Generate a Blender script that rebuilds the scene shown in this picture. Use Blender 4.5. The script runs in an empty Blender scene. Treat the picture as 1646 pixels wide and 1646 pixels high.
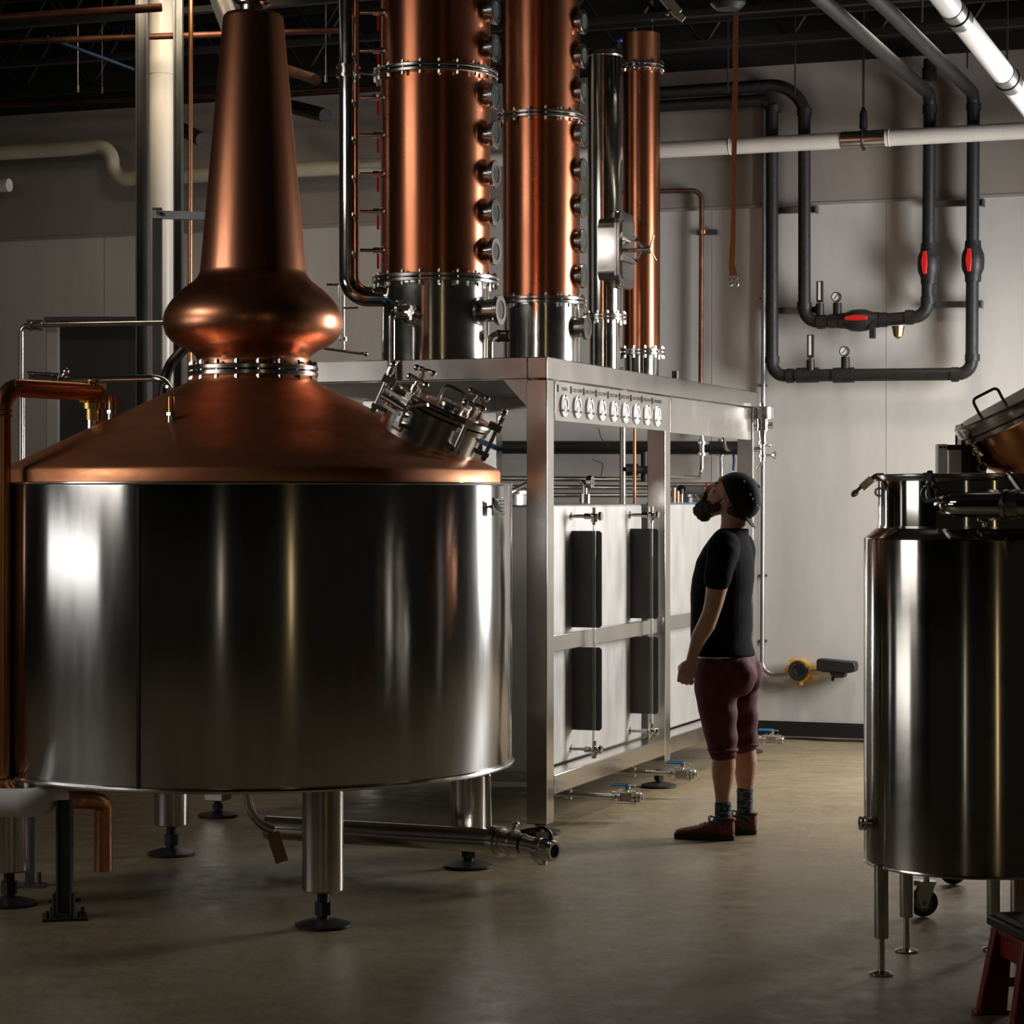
import bpy, math, random
from mathutils import Vector as Vc, Matrix
random.seed(7)
D = bpy.data
COL = bpy.context.scene.collection
SC = bpy.context.scene
pi = math.pi

# ------------------------------------------------------------------ camera
F = 3800.0            # focal length in pixels of the 1646 frame
HZ = 803.0            # horizon row
EYE = 1.62
cam = D.cameras.new('camera'); cam.sensor_width = 36; cam.lens = 36 * F / 1646
cam.shift_y = (HZ - 823) / 1646; cam.clip_start = 0.1; cam.clip_end = 100
co = D.objects.new('camera', cam); COL.objects.link(co)
co.location = (0, 0, EYE); co.rotation_euler = (pi / 2, 0, 0)
SC.camera = co

# ------------------------------------------------------------------ world, lights, exposure
w = D.worlds.new('dim_room'); SC.world = w; w.use_nodes = True
w.node_tree.nodes['Background'].inputs[0].default_value = (0.0085, 0.0075, 0.006, 1)
w.node_tree.nodes['Background'].inputs[1].default_value = 1.0
SC.view_settings.view_transform = 'Standard'; SC.view_settings.look = 'None'
SC.view_settings.gamma = 1; SC.view_settings.use_curve_mapping = False
SC.view_settings.exposure = 0.0

def area(name, loc, target, sx, sy, power, color=(1, 1, 1), spread=180):
    l = D.lights.new(name, 'AREA'); l.shape = 'RECTANGLE'; l.size = sx; l.size_y = sy
    l.energy = power; l.color = color; l.spread = math.radians(spread)
    o = D.objects.new(name, l); COL.objects.link(o); o.location = loc
    d = Vc(target) - Vc(loc)
    q = d.to_track_quat('-Z', 'Y'); o.rotation_euler = q.to_euler()
    return o
# daylight from a tall side opening at the right, beyond the kettle
area('side_daylight', (4.7, 13.3, 2.3), (0.2, 13.4, 1.7), 1.2, 2.2, 250, (1.0, .965, .935), 150)
# long high window strip at the left of the still
area('left_window', (-6.0, 7.4, 4.3), (-0.9, 9.9, 2.2), 2.8, 0.8, 34, (1, .93, .86), 130)
# lower area light, added for the bright patch reflected in the jacket
area('jacket_highlight_light', (-6.0, 8.0, 2.0), (-1.6, 9.5, 1.6), 2.5, 0.9, 12, (1, .97, .93), 120)
# ceiling lamp over the aisle, above the frame of the picture
area('ceiling_lamp', (2.5, 14.0, 5.0), (2.1, 13.6, 0), 0.6, 0.6, 55, (1, .86, .66), 100)
# warm overhead light added behind the still to brighten the copper cone
area('cone_glow_light', (-1.6, 13.4, 5.1), (-1.7, 13.6, 0), 1.3, 0.6, 12, (1, .74, .48), 130)
area('wall_fill_light', (-1.9, 13.9, 4.9), (-2.8, 17.8, 2.2), 0.7, 0.4, 9, (1, .78, .52), 80)  # added fill that warms the left part of the back wall
# narrow warm strip lights added behind the viewer for thin reflections in the metal
area('reflection_strip_right', (3.8, -2.5, 2.4), (0, 11, 2.4), 0.09, 4.0, 8, (1, .72, .36), 180)
area('reflection_strip_left', (-2.6, -3.0, 2.4), (0, 11, 2.4), 0.14, 3.0, 4, (1, .85, .66), 180)

# ------------------------------------------------------------------ geometry helpers
def V3(*a): return Vc(a)
P0 = V3(.168, 11.4, 0)
U = V3(1414, 3800, 0).normalized()          # along the frame, away from the viewer
V = V3(-U.y, U.x, 0)                         # along the back wall, to the left
Z = V3(0, 0, 1)
WT = 5.11                                    # back wall plane
AX = (U, V, Z)
def B(t, s, z): return P0 + U * t + V * s + Z * z
def ray(px, py): return V3((px - 823) / F, 1, (HZ - py) / F)
EY = V3(0, 0, EYE)
def P(px, py, Y): return EY + ray(px, py) * Y
def Pt(px, py, t):
    d = ray(px, py); k = (t - (EY - P0).dot(U)) / d.dot(U); return EY + d * k
def Ps(px, py, s):
    d = ray(px, py); k = (s - (EY - P0).dot(V)) / d.dot(V); return EY + d * k
def Pz(px, py, z):
    d = ray(px, py); return EY + d * ((z - EYE) / d.z)
def frame_of(n):
    n = Vc(n).normalized()
    a = V3(0, 0, 1) if abs(n.z) < .95 else V3(1, 0, 0)
    x = a.cross(n).normalized(); y = n.cross(x).normalized()
    return x, y, n

class MB:
    def __init__(s): s.v = []; s.f = []; s.mi = []; s.m = 0
    def add(s, vs, fs):
        b = len(s.v); s.v += [tuple(v) for v in vs]
        for f in fs: s.f.append(tuple(b + i for i in f)); s.mi.append(s.m)
    def box(s, c, size, ax=(V3(1, 0, 0), V3(0, 1, 0), Z), taper=1.0):
        c = Vc(c); hx, hy, hz = [q / 2 for q in size]; vs = []
        for k in (-1, 1):
            q = taper if k > 0 else 1
            for i, j in ((-1, -1), (1, -1), (1, 1), (-1, 1)):
                vs.append(c + ax[0] * (i * hx * q) + ax[1] * (j * hy * q) + ax[2] * (k * hz))
        s.add(vs, [(3, 2, 1, 0), (4, 5, 6, 7), (0, 1, 5, 4), (1, 2, 6, 5), (2, 3, 7, 6), (3, 0, 4, 7)])
        return s
    def boxb(s, a, b, ax=AX):                # box between (t,s,z) corners
        c = B(*[(a[i] + b[i]) / 2 for i in range(3)])
        return s.box(c, [abs(b[i] - a[i]) for i in range(3)], ax)
    def beam(s, p, q, w, h, up=Z):
        p, q = Vc(p), Vc(q); d = (q - p); L = d.length; d.normalize()
        x = d.cross(up).normalized(); y = x.cross(d).normalized()
        return s.box((p + q) / 2, (w, h, L), (x, y, d))
    def lathe(s, prof, c=(0, 0, 0), n=(0, 0, 1), seg=32, sc=(1, 1)):
        c = Vc(c); x, y, z = frame_of(n); vs = []; fs = []; rows = []
        for r, h in prof:
            if r < 1e-6: rows.append([len(vs)]); vs.append(c + z * h)
            else:
                rows.append(list(range(len(vs), len(vs) + seg)))
                for i in range(seg):
                    a = 2 * pi * i / seg
                    vs.append(c + x * (r * math.cos(a) * sc[0]) + y * (r * math.sin(a) * sc[1]) + z * h)
        for a, b in zip(rows, rows[1:]):
            for i in range(seg):
                j = (i + 1) % seg
                if len(a) == 1 and len(b) == 1: continue
                if len(a) == 1: fs.append((a[0], b[j], b[i])[::-1])
                elif len(b) == 1: fs.append((a[i], a[j], b[0]))
                else: fs.append((a[i], a[j], b[j], b[i]))
        s.add(vs, fs); return s
    def cyl(s, p, q, r, r2=None, seg=20):
        p, q = Vc(p), Vc(q); L = (q - p).length
        r2 = r if r2 is None else r2
        return s.lathe([(0, 0), (r, 0), (r2, L), (0, L)], p, q - p, seg)
    def disc(s, c, n, r, th, seg=28):
        c = Vc(c); n = Vc(n).normalized()
        return s.lathe([(0, -th / 2), (r, -th / 2), (r, th / 2), (0, th / 2)], c, n, seg)
    def ring(s, c, n, r, ri, th, seg=32):
        e = min(th, r - ri) * .2
        return s.lathe([(ri, -th / 2), (r - e, -th / 2), (r, -th / 2 + e), (r, th / 2 - e), (r - e, th / 2), (ri, th / 2), (ri, -th / 2)], c, n, seg)
    def tube(s, pts, r, bend=0, seg=14, cap=True, nb=7):
        pts = [Vc(p) for p in pts]; path = [pts[0]]
        for i in range(1, len(pts) - 1):
            a, b, c = pts[i - 1], pts[i], pts[i + 1]
            d1 = (a - b); d2 = (c - b)
            k = min(bend, d1.length * .49, d2.length * .49) if bend else 0
            if k <= 1e-5: path.append(b); continue
            d1.normalize(); d2.normalize(); p1 = b + d1 * k; p2 = b + d2 * k
            ang = d1.angle(d2)
            if ang > pi - .01: path.append(b); continue
            R = k * math.tan(ang / 2); cen = b + (d1 + d2).normalized() * (R / math.sin(ang / 2))
            for j in range(nb + 1):
                t_ = j / nb; u = (p1 - cen).normalized().slerp((p2 - cen).normalized(), t_)
                path.append(cen + u * R)
        path.append(pts[-1])
        rr = r if hasattr(r, '__len__') else [r] * len(path)
        vs = []; n0 = None
        for i, p in enumerate(path):
            if i == 0: tg = path[1] - path[0]
            elif i == len(path) - 1: tg = path[-1] - path[-2]
            else: tg = (path[i + 1] - p).normalized() + (p - path[i - 1]).normalized()
            tg.normalize()
            if n0 is None: n0 = frame_of(tg)[0]
            n0 = (n0 - tg * n0.dot(tg)).normalized(); b0 = tg.cross(n0)
            ri = rr[min(i, len(rr) - 1)]
            for k in range(seg):
                a = 2 * pi * k / seg; vs.append(p + n0 * (ri * math.cos(a)) + b0 * (ri * math.sin(a)))
        fs = []
        for i in range(len(path) - 1):
            for k in range(seg):
                j = (k + 1) % seg; a = i * seg
                fs.append((a + k, a + j, a + seg + j, a + seg + k))
        if cap:
            fs.append(tuple(range(seg))[::-1]); fs.append(tuple((len(path) - 1) * seg + k for k in range(seg)))
        s.add(vs, fs); return s
    def ball(s, c, r, sc=(1, 1, 1), ax=(V3(1, 0, 0), V3(0, 1, 0), Z), seg=18, rings=12, fn=None):
        c = Vc(c); vs = [c - ax[2] * (r * sc[2])]; fs = []
        for i in range(1, rings):
            th = pi * i / rings - pi / 2
            for k in range(seg):
                a = 2 * pi * k / seg
                p = V3(math.cos(th) * math.cos(a), math.cos(th) * math.sin(a), math.sin(th))
                vs.append(c + ax[0] * (p.x * r * sc[0]) + ax[1] * (p.y * r * sc[1]) + ax[2] * (p.z * r * sc[2]))
        vs.append(c + ax[2] * (r * sc[2])); n = len(vs) - 1
        for k in range(seg):
            j = (k + 1) % seg
            fs.append((0, 1 + j, 1 + k)); fs.append((n, n - seg + k, n - seg + j))
            for i in range(rings - 2):
                a = 1 + i * seg; fs.append((a + k, a + j, a + seg + j, a + seg + k))
        s.add(vs, fs); return s
    def torus(s, c, n, R, r, seg=28, sg=8, a0=0, a1=2 * pi, fr=None):
        x, y, z = fr or frame_of(n); c = Vc(c)
        full = abs(a1 - a0 - 2 * pi) < 1e-4
        m = seg + (0 if full else 1); pts = []
        vs = []; fs = []
        for i in range(m):
            a = a0 + (a1 - a0) * i / seg; d = x * math.cos(a) + y * math.sin(a)
            for k in range(sg):
                b = 2 * pi * k / sg; vs.append(c + d * (R + r * math.cos(b)) + z * (r * math.sin(b)))
        for i in range(m if full else m - 1):
            j = (i + 1) % m
            for k in range(sg):
                l = (k + 1) % sg; fs.append((i * sg + k, j * sg + k, j * sg + l, i * sg + l))
        s.add(vs, fs); return s
    def prism(s, poly, c, ax, th):           # 2D outline extruded along ax[2]
        n = len(poly); c = Vc(c)
        vs = [c + ax[0] * p[0] + ax[1] * p[1] + ax[2] * (-th / 2) for p in poly] + [c + ax[0] * p[0] + ax[1] * p[1] + ax[2] * (th / 2) for p in poly]
        s.add(vs, [tuple(range(n))[::-1], tuple(range(n, 2 * n))] + [(i, (i + 1) % n, n + (i + 1) % n, n + i) for i in range(n)]); return s
    def bolts(s, c, n, R, k, r=.009, h=.05, a0=0.2):
        x, y, z = frame_of(n); c = Vc(c)
        for i in range(k):
            a = a0 + 2 * pi * i / k; p = c + x * (R * math.cos(a)) + y * (R * math.sin(a))
            s.cyl(p - z * h / 2, p + z * h / 2, r * .55, seg=6)
            s.cyl(p - z * h * .5, p - z * h * .28, r, seg=6); s.cyl(p + z * h * .28, p + z * h * .45, r, seg=6)
        return s
    def build(s, name, mats, parent=None, smooth=35, bevel=0, wloc=None):
        mats = mats if isinstance(mats, (list, tuple)) else [mats]
        me = D.meshes.new(name)
        off = V3(0, 0, 0); q = parent
        while q is not None: off += q.location; q = q.parent
        me.from_pydata([tuple(Vc(v) - off) for v in s.v], [], s.f)
        for m in mats: me.materials.append(m)
        me.polygons.foreach_set('material_index', s.mi)
        if smooth:
            me.polygons.foreach_set('use_smooth', [True] * len(me.polygons))
            me.update(); me.set_sharp_from_angle(angle=math.radians(smooth))
        me.update()
        o = D.objects.new(name, me); COL.objects.link(o)
        if parent: o.parent = parent
        if bevel:
            b = o.modifiers.new('edge', 'BEVEL'); b.width = bevel; b.segments = 2; b.limit_method = 'ANGLE'; b.angle_limit = math.radians(50)
            b.harden_normals = False
        return o

def thing(name, label, cat, loc=(0, 0, 0), group=None):
    o = D.objects.new(name, None); COL.objects.link(o); o.location = loc; o.empty_display_size = .1
    return tag(o, label, cat, group)
def tag(o, label, cat, group=None):
    o['label'] = label; o['category'] = cat
    if group: o['group'] = group
    return o
def struct(o): o['kind'] = 'structure'; return o
def lab(o, text): o['label'] = text; return o
def copy_tree(o, loc=None, rz=None, parent=None):
    c = o.copy(); COL.objects.link(c); c.parent = parent
    if loc is not None: c.location = loc
    if rz is not None: c.rotation_euler = (0, 0, rz)
    for ch in list(o.children): copy_tree(ch, parent=c)
    return c

# ------------------------------------------------------------------ materials
def mat(name, color, rough=.5, metal=0.0, spec=.5, emit=None, estr=1, trans=0, alpha=1, coat=0):
    m = D.materials.new(name); m.use_nodes = True; b = m.node_tree.nodes['Principled BSDF']
    b.inputs['Base Color'].default_value = (*color, 1); b.inputs['Roughness'].default_value = rough
    b.inputs['Metallic'].default_value = metal; b.inputs['Specular IOR Level'].default_value = spec
    b.inputs['Transmission Weight'].default_value = trans
    b.inputs['Coat Weight'].default_value = coat
    if emit: b.inputs['Emission Color'].default_value = (*emit, 1); b.inputs['Emission Strength'].default_value = estr
    return m
def noise_on(m, c1, c2, scale=(1, 1, 1), nscale=5, detail=5, lo=.35, hi=.65, rough=None, bump=0, nrough=.6, bdist=.01):
    nt = m.node_tree; N = nt.nodes; L = nt.links; b = N['Principled BSDF']
    tc = N.new('ShaderNodeTexCoord'); mp = N.new('ShaderNodeMapping'); mp.inputs['Scale'].default_value = scale
    no = N.new('ShaderNodeTexNoise'); no.inputs['Scale'].default_value = nscale; no.inputs['Detail'].default_value = detail
    no.inputs['Roughness'].default_value = nrough
    cr = N.new('ShaderNodeValToRGB'); cr.color_ramp.elements[0].position = lo; cr.color_ramp.elements[1].position = hi
    cr.color_ramp.elements[0].color = (*c1, 1); cr.color_ramp.elements[1].color = (*c2, 1)
    L.new(tc.outputs['Object'], mp.inputs['Vector']); L.new(mp.outputs['Vector'], no.inputs['Vector'])
    L.new(no.outputs['Fac'], cr.inputs['Fac']); L.new(cr.outputs['Color'], b.inputs['Base Color'])
    if rough:
        mr = N.new('ShaderNodeMapRange'); mr.inputs['From Min'].default_value = lo; mr.inputs['From Max'].default_value = hi
        mr.inputs['To Min'].default_value = rough[0]; mr.inputs['To Max'].default_value = rough[1]
        L.new(no.outputs['Fac'], mr.inputs['Value']); L.new(mr.outputs['Result'], b.inputs['Roughness'])
    if bump:
        bp = N.new('ShaderNodeBump'); bp.inputs['Strength'].default_value = bump; bp.inputs['Distance'].default_value = bdist
        L.new(no.outputs['Fac'], bp.inputs['Height']); L.new(bp.outputs['Normal'], b.inputs['Normal'])
    return m
def aniso(m, amount, rot=0.0, axis='Z'):
    nt = m.node_tree; b = nt.nodes['Principled BSDF']
    tg = nt.nodes.new('ShaderNodeTangent'); tg.direction_type = 'RADIAL'; tg.axis = axis
    b.inputs['Anisotropic'].default_value = amount; b.inputs['Anisotropic Rotation'].default_value = rot
    nt.links.new(tg.outputs['Tangent'], b.inputs['Tangent']); return m

M = {}
M['copper'] = noise_on(mat('aged_copper', (.6, .25, .12), .3, 1), (.42, .165, .085), (.74, .32, .18), (7, 7, .7), 2.6, 8, .3, .7, (.37, .29), .05)
M['copper_col'] = aniso(noise_on(mat('brushed_copper', (.6, .25, .12), .3, 1), (.46, .165, .085), (.58, .225, .12), (1, 1, .6), 3, 6, .3, .7, (.30, .25), .02), .5, .25)
M['copper_cone'] = noise_on(mat('weathered_copper', (.6, .25, .12), .36, 1), (.44, .18, .085), (.82, .37, .19), (1, 1, 3), 2.6, 9, .32, .68, (.58, .40), .10)
M['copper_pipe'] = noise_on(mat('copper_tube', (.6, .25, .12), .3, 1), (.58, .25, .13), (.74, .34, .18), (4, 4, 1), 4, 4, .3, .7, (.34, .26))
M['copper_bright'] = noise_on(mat('bright_copper', (.7, .3, .15), .22, 1), (.62, .26, .12), (.8, .38, .2), (1, 1, 1), 4, 5, .3, .7, (.2, .28))
M['tank_steel'] = aniso(noise_on(mat('polished_tank_steel', (.6, .6, .6), .2, 1), (.42, .42, .42), (.52, .52, .51), (3, 3, .3), 5, 4, .3, .7, (.16, .20), .006), .93, .25)
M['steel'] = noise_on(mat('stainless_steel', (.6, .58, .55), .2, 1), (.56, .545, .52), (.68, .66, .63), (1, 1, 1), 7, 4, .3, .7, (.16, .24))
M['steel_col'] = aniso(noise_on(mat('column_stainless', (.6, .58, .55), .12, 1), (.58, .565, .53), (.68, .66, .62), (1, 1, 1), 5, 4, .3, .7, (.10, .15)), .5)
M['frame_steel'] = noise_on(mat('brushed_frame_steel', (.6, .58, .55), .32, 1), (.50, .475, .445), (.62, .60, .57), (1.5, 1.5, .8), 3, 4, .2, .8, (.17, .25))
M['sheet'] = noise_on(mat('tank_sheet_steel', (.7, .69, .67), .42, .7), (.46, .45, .435), (.54, .53, .515), (2, 2, .8), 4, 8, .25, .75, (.38, .5), .02)
M['plate_dark'] = noise_on(mat('shaded_guard_plate', (.2, .19, .18), .45, .6), (.06, .056, .052), (.09, .085, .08), (2, 2, 1), 4, 4)  # dark base colour holds the shade on the viewer-facing side
M['kettle'] = aniso(noise_on(mat('kettle_steel', (.6, .58, .54), .1, 1), (.50, .48, .44), (.57, .55, .51), (1, 1, 2), 5, 4, .3, .7, (.15, .18)), .85, .25)
M['mirror'] = mat('mirror_steel', (.55, .53, .49), .07, 1)
M['black_pipe'] = noise_on(mat('black_insulation', (.015, .015, .016), .45), (.007, .007, .0075), (.015, .015, .016), (1, 1, 1), 30, 5, .3, .7, (.45, .6), .15)
M['black'] = mat('black_rubber', (.012, .012, .013), .45)
M['dark'] = mat('dark_grey_metal', (.03, .03, .032), .4, .3)
M['grey_paint'] = noise_on(mat('grey_channel_steel', (.13, .135, .14), .4, .6), (.09, .095, .10), (.16, .165, .17), (1, 1, .5), 6, 5)
M['pvc'] = noise_on(mat('white_pipe', (.72, .69, .63), .3), (.66, .64, .59), (.76, .74, .69), (1, 1, .3), 6, 6, .3, .75, (.25, .36))
M['pvc_old'] = noise_on(mat('cream_pipe', (.62, .57, .42), .28), (.58, .54, .41), (.68, .63, .48), (1, 1, 1), 4, 4)
M['red'] = mat('red_plastic', (.55, .012, .01), .4)
M['blue'] = mat('blue_vinyl', (.01, .17, .42), .35)
M['blue_dark'] = mat('dark_blue_vinyl', (.004, .03, .09), .5)  # darker copy of the blue, shade put into the ceiling cable's colour
M['copper_dim'] = noise_on(mat('shaded_copper', (.2, .1, .07), .5, .7), (.05, .022, .015), (.13, .05, .03), (1, 1, 1), 6, 4)  # copper darkened in its colour to stand in for ceiling shade
M['brass'] = mat('brass', (.52, .34, .12), .3, 1)
M['glass'] = mat('sight_glass', (.07, .08, .075), .06, 0, .7)
M['clear'] = mat('clear_tube', (.85, .87, .86), .05, 0, .5, trans=.9)
M['white'] = mat('white_enamel', (.8, .8, .8), .35)
M['dial'] = mat('dial_face', (.75, .74, .72), .3)
M['ink'] = mat('black_ink', (.02, .02, .02), .6)
M['strap'] = noise_on(mat('orange_strap', (.4, .13, .03), .7), (.32, .10, .025), (.45, .16, .04), (20, 20, 4), 9, 3)
M['yellow'] = mat('yellow_enamel', (.75, .36, .02), .35)
M['tag'] = mat('paper_tag', (.42, .24, .11), .8)
M['redbox'] = mat('red_moulded_plastic', (.17, .008, .010), .45)
M['alu'] = mat('pale_aluminium', (.9, .9, .9), .4, 0)  # white non-metal base, light on the cart profiles is put into the colour
# ------------------------------------------------------------------ structure
def wallmat(name, c1, c2, rough, sheet=False):
    m = noise_on(mat(name, c1, rough), c1, c2, (1.2, 1.2, .25), 3.0, 8, .3, .75, (rough - .06, rough + .08), .03)
    return m
M['wall_low'] = wallmat('brushed_wall_sheet', (.50, .49, .475), (.62, .61, .595), .42)
M['wall_up'] = wallmat('painted_upper_wall', (.27, .245, .225), (.325, .30, .275), .6)
M['soffit'] = mat('black_ceiling_paint', (.006, .006, .006), .8)
fl = mat('sealed_concrete', (.3, .26, .2), .4)
def floor_nodes(m):
    nt = m.node_tree; N = nt.nodes; L = nt.links; b = N['Principled BSDF']
    tc = N.new('ShaderNodeTexCoord')
    def noise(scale, det, sc=(1, 1, 1), rg=.6):
        mp = N.new('ShaderNodeMapping'); mp.inputs['Scale'].default_value = sc
        n = N.new('ShaderNodeTexNoise'); n.inputs['Scale'].default_value = scale; n.inputs['Detail'].default_value = det; n.inputs['Roughness'].default_value = rg
        L.new(tc.outputs['Object'], mp.inputs['Vector']); L.new(mp.outputs['Vector'], n.inputs['Vector']); return n
    a = noise(1.1, 8); c = noise(45, 6, (1, 1.0, 1), .75); d = noise(9, 8)
    r1 = N.new('ShaderNodeValToRGB'); e = r1.color_ramp.elements
    e[0].position = .3; e[0].color = (.19, .15, .088, 1); e[1].position = .72; e[1].color = (.31, .25, .155, 1)
    L.new(a.outputs['Fac'], r1.inputs['Fac'])
    r2 = N.new('ShaderNodeValToRGB'); e = r2.color_ramp.elements
    e[0].position = .36; e[0].color = (.62, .62, .62, 1); e[1].position = .56; e[1].color = (1, 1, 1, 1)
    L.new(c.outputs['Fac'], r2.inputs['Fac'])
    r3 = N.new('ShaderNodeValToRGB'); e = r3.color_ramp.elements
    e[0].position = .3; e[0].color = (.82, .82, .82, 1); e[1].position = .6; e[1].color = (1, 1, 1, 1)
    L.new(d.outputs['Fac'], r3.inputs['Fac'])
    m1 = N.new('ShaderNodeMixRGB'); m1.blend_type = 'MULTIPLY'; m1.inputs[0].default_value = 1
    m2 = N.new('ShaderNodeMixRGB'); m2.blend_type = 'MULTIPLY'; m2.inputs[0].default_value = 1
    L.new(r1.outputs[0], m1.inputs[1]); L.new(r2.outputs[0], m1.inputs[2]); L.new(m1.outputs[0], m2.inputs[1]); L.new(r3.outputs[0], m2.inputs[2])
    L.new(m2.outputs[0], b.inputs['Base Color'])
    mr = N.new('ShaderNodeMapRange'); mr.inputs['To Min'].default_value = .33; mr.inputs['To Max'].default_value = .5
    mr.inputs['From Min'].default_value = .35; mr.inputs['From Max'].default_value = .65
    L.new(d.outputs['Fac'], mr.inputs['Value']); L.new(mr.outputs[0], b.inputs['Roughness'])
    bp = N.new('ShaderNodeBump'); bp.inputs['Strength'].default_value = .12; bp.inputs['Distance'].default_value = .003
    L.new(c.outputs['Fac'], bp.inputs['Height']); L.new(bp.outputs[0], b.inputs['Normal'])
floor_nodes(fl)
ZW = 4.6; ZS = 3.64; ZC = 5.5
struct(MB().boxb((-16, -7, -.1), (WT, 10, 0)).build('floor', fl))
wb = MB(); wb.boxb((WT, -7, 0), (WT + .2, 10, ZS - .008))
struct(wb.build('wall_back', M['wall_low']))
up = MB(); up.boxb((WT - .012, -7, ZS + .004), (WT + .2, 10, ZW)); struct(up.build('wall_back_upper', M['wall_up']))
tb = MB(); tb.boxb((WT - .03, -7, ZW), (WT + .2, 10, ZC)); struct(tb.build('wall_back_top', M['soffit']))
bb = MB(); bb.boxb((WT - .015, -7, 0), (WT, 10, .10)); struct(bb.build('baseboard_back', M['black']))
sm = MB()
for s_ in (-1.75, -.62, .6, 1.8, 3.0, 4.2, 5.4):
    sm.boxb((WT - .0015, s_, .10), (WT, s_ + .003, ZS - .01))
sm.boxb((WT - .02, -7, ZS - .012), (WT, 10, ZS + .006))
struct(sm.build('trim_1', mat('seam_grey', (.30, .29, .28), .5)))  # plain grey strips for the wall sheet joints
ce = MB(); ce.boxb((-16, -7, ZC), (WT + .2, 10, ZC + .1)); struct(ce.build('ceiling', M['soffit']))
wl = MB(); wl.boxb((-16, 7.5, 0), (WT, 7.6, ZC)); struct(wl.build('wall_left', mat('dark_side_wall', (.05, .045, .04), .8)))
# open black joists under the deck
M['joist'] = mat('black_joist', (.007, .007, .007), .6, .0)
j = MB()
for t in (1.4, 2.6, 3.8, 4.9):
    for z in (4.72, 5.18): j.beam(B(t, -6, z), B(t, 9, z), .07, .04)
    s_ = -6
    while s_ < 9:
        j.cyl(B(t, s_, 4.72), B(t, s_ + .3, 5.18), .012, seg=5); j.cyl(B(t, s_ + .3, 5.18), B(t, s_ + .6, 4.72), .012, seg=5); s_ += .6
struct(j.build('trim_2', M['joist']))

# ------------------------------------------------------------------ pot still
C1 = V3((407 - 823) / F * 9.9, 9.9, 0); CX, CY = C1.x, C1.y
R = 1.085
still = thing('pot_still', 'huge copper pot still with onion bulb neck and round stainless jacket on legs', 'still', (CX, CY, 0))
def sz(y, Y=9.9): return EYE + (HZ - y) / F * Y
m = MB()
m.lathe([(0, .53), (R - .05, .53), (R - .008, .522), (R, .534), (R, 1.672), (R - .006, 1.684), (R - .06, 1.688)], C1, seg=192)
m.build('jacket', M['tank_steel'], still, 50)
# lapped sheet seams on the jacket
def onring(px_, r):                      # azimuth on a ring seen at a column of pixels
    a = (px_ - 407) / 416.0; return math.asin(max(-1, min(1, a))) - .109
def cyl_pt(px_, r, z):
    a = onring(px_, r) + .218; return V3(CX + r * math.sin(a), CY - r * math.cos(a), z), V3(math.sin(a), -math.cos(a), 0)
m = MB()
for px_, wd in ((243, .012),):
    p, n = cyl_pt(px_, R, 1.1); m.box(p + n * .0015, (wd, .008, 1.13), (n.cross(Z), n, Z))
lab(m.build('seam', M['black'], still), 'dark vertical lap seam')
MB().torus(C1 + Z * .53, Z, R - .002, .010, 160, 8).build('bottom_rim', M['steel'], still)
MB().torus(C1 + Z * 1.682, Z, R - .004, .007, 160, 8).build('top_rim', M['steel'], still)
rc = 1.035
m = MB(); m.lathe([(rc - .03, 1.684), (rc, 1.686), (rc, 1.735), (rc - .012, 1.748), (.86, 1.828), (.65, 1.928), (.42, 2.036), (.275, 2.108), (.262, 2.125), (.255, 2.15)], C1, seg=160)
m.build('cone', M['copper_cone'], still, 60)
def hw(pairs): return [(h / F * 9.9, sz(y)) for y, h in pairs]
prof = hw([(590, 92), (584, 90), (579, 90), (574, 92), (569, 96), (563, 106), (556, 121), (548, 132), (538, 140), (526, 143.5), (514, 144), (502, 141), (490, 134.5), (479, 126), (468, 115), (459, 103), (452, 94), (446, 89), (441, 86.5), (436, 85), (30, 48.5), (26, 47), (23, 44), (22, 30), (22, 20)])
pm = MB().lathe(prof, C1, seg=128)
bulb = pm.build('neck', M['copper'], still, 50)
m = MB()
m.ring(C1 + Z * 2.168, Z, .272, .21, .020, 96).ring(C1 + Z * 2.143, Z, .272, .21, .020, 96)
m.bolts(C1 + Z * 2.155, Z, .258, 18, .012, .085)
m.build('flange', M['steel'], still)
m = MB(); zt = sz(22)
m.lathe([(0, zt - .02), (.055, zt - .02), (.055, zt + .03), (.075, zt + .04), (.075, zt + .06), (.05, zt + .07), (.05, zt + .25), (.09, zt + .26), (.09, zt + .28), (.05, zt + .29), (.05, zt + .5)], C1, seg=40)
m.build('swan_neck_fitting', M['steel'], still)
# legs
legp = [(-68.5, 1.0), (30, 1.03), (-154, 1.03), (118, 1.0), (165, .9)]
for a, rr in legp:
    a = math.radians(a); c = V3(CX + rr * math.cos(a), CY + rr * math.sin(a), 0)
    if rr == .9: continue
    inn = V3(CX, CY, 0) - c; inn.normalize(); ct = c + inn * .07 if rr > .95 else c
    ct = c
    l = MB().lathe([(0, .135), (.074, .135), (.079, .142), (.079, .56), (0, .56)], ct, seg=40).build('leg', M['steel'], still)
    q = MB().cyl(ct + Z * .03, ct + Z * .14, .022).cyl(ct + Z * .045, ct + Z * .095, .034, seg=6)
    q.lathe([(0, .004), (.107, .004), (.107, .012), (.05, .03), (0, .032)], ct, seg=40); q.build('foot', M['dark'], l)
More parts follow.
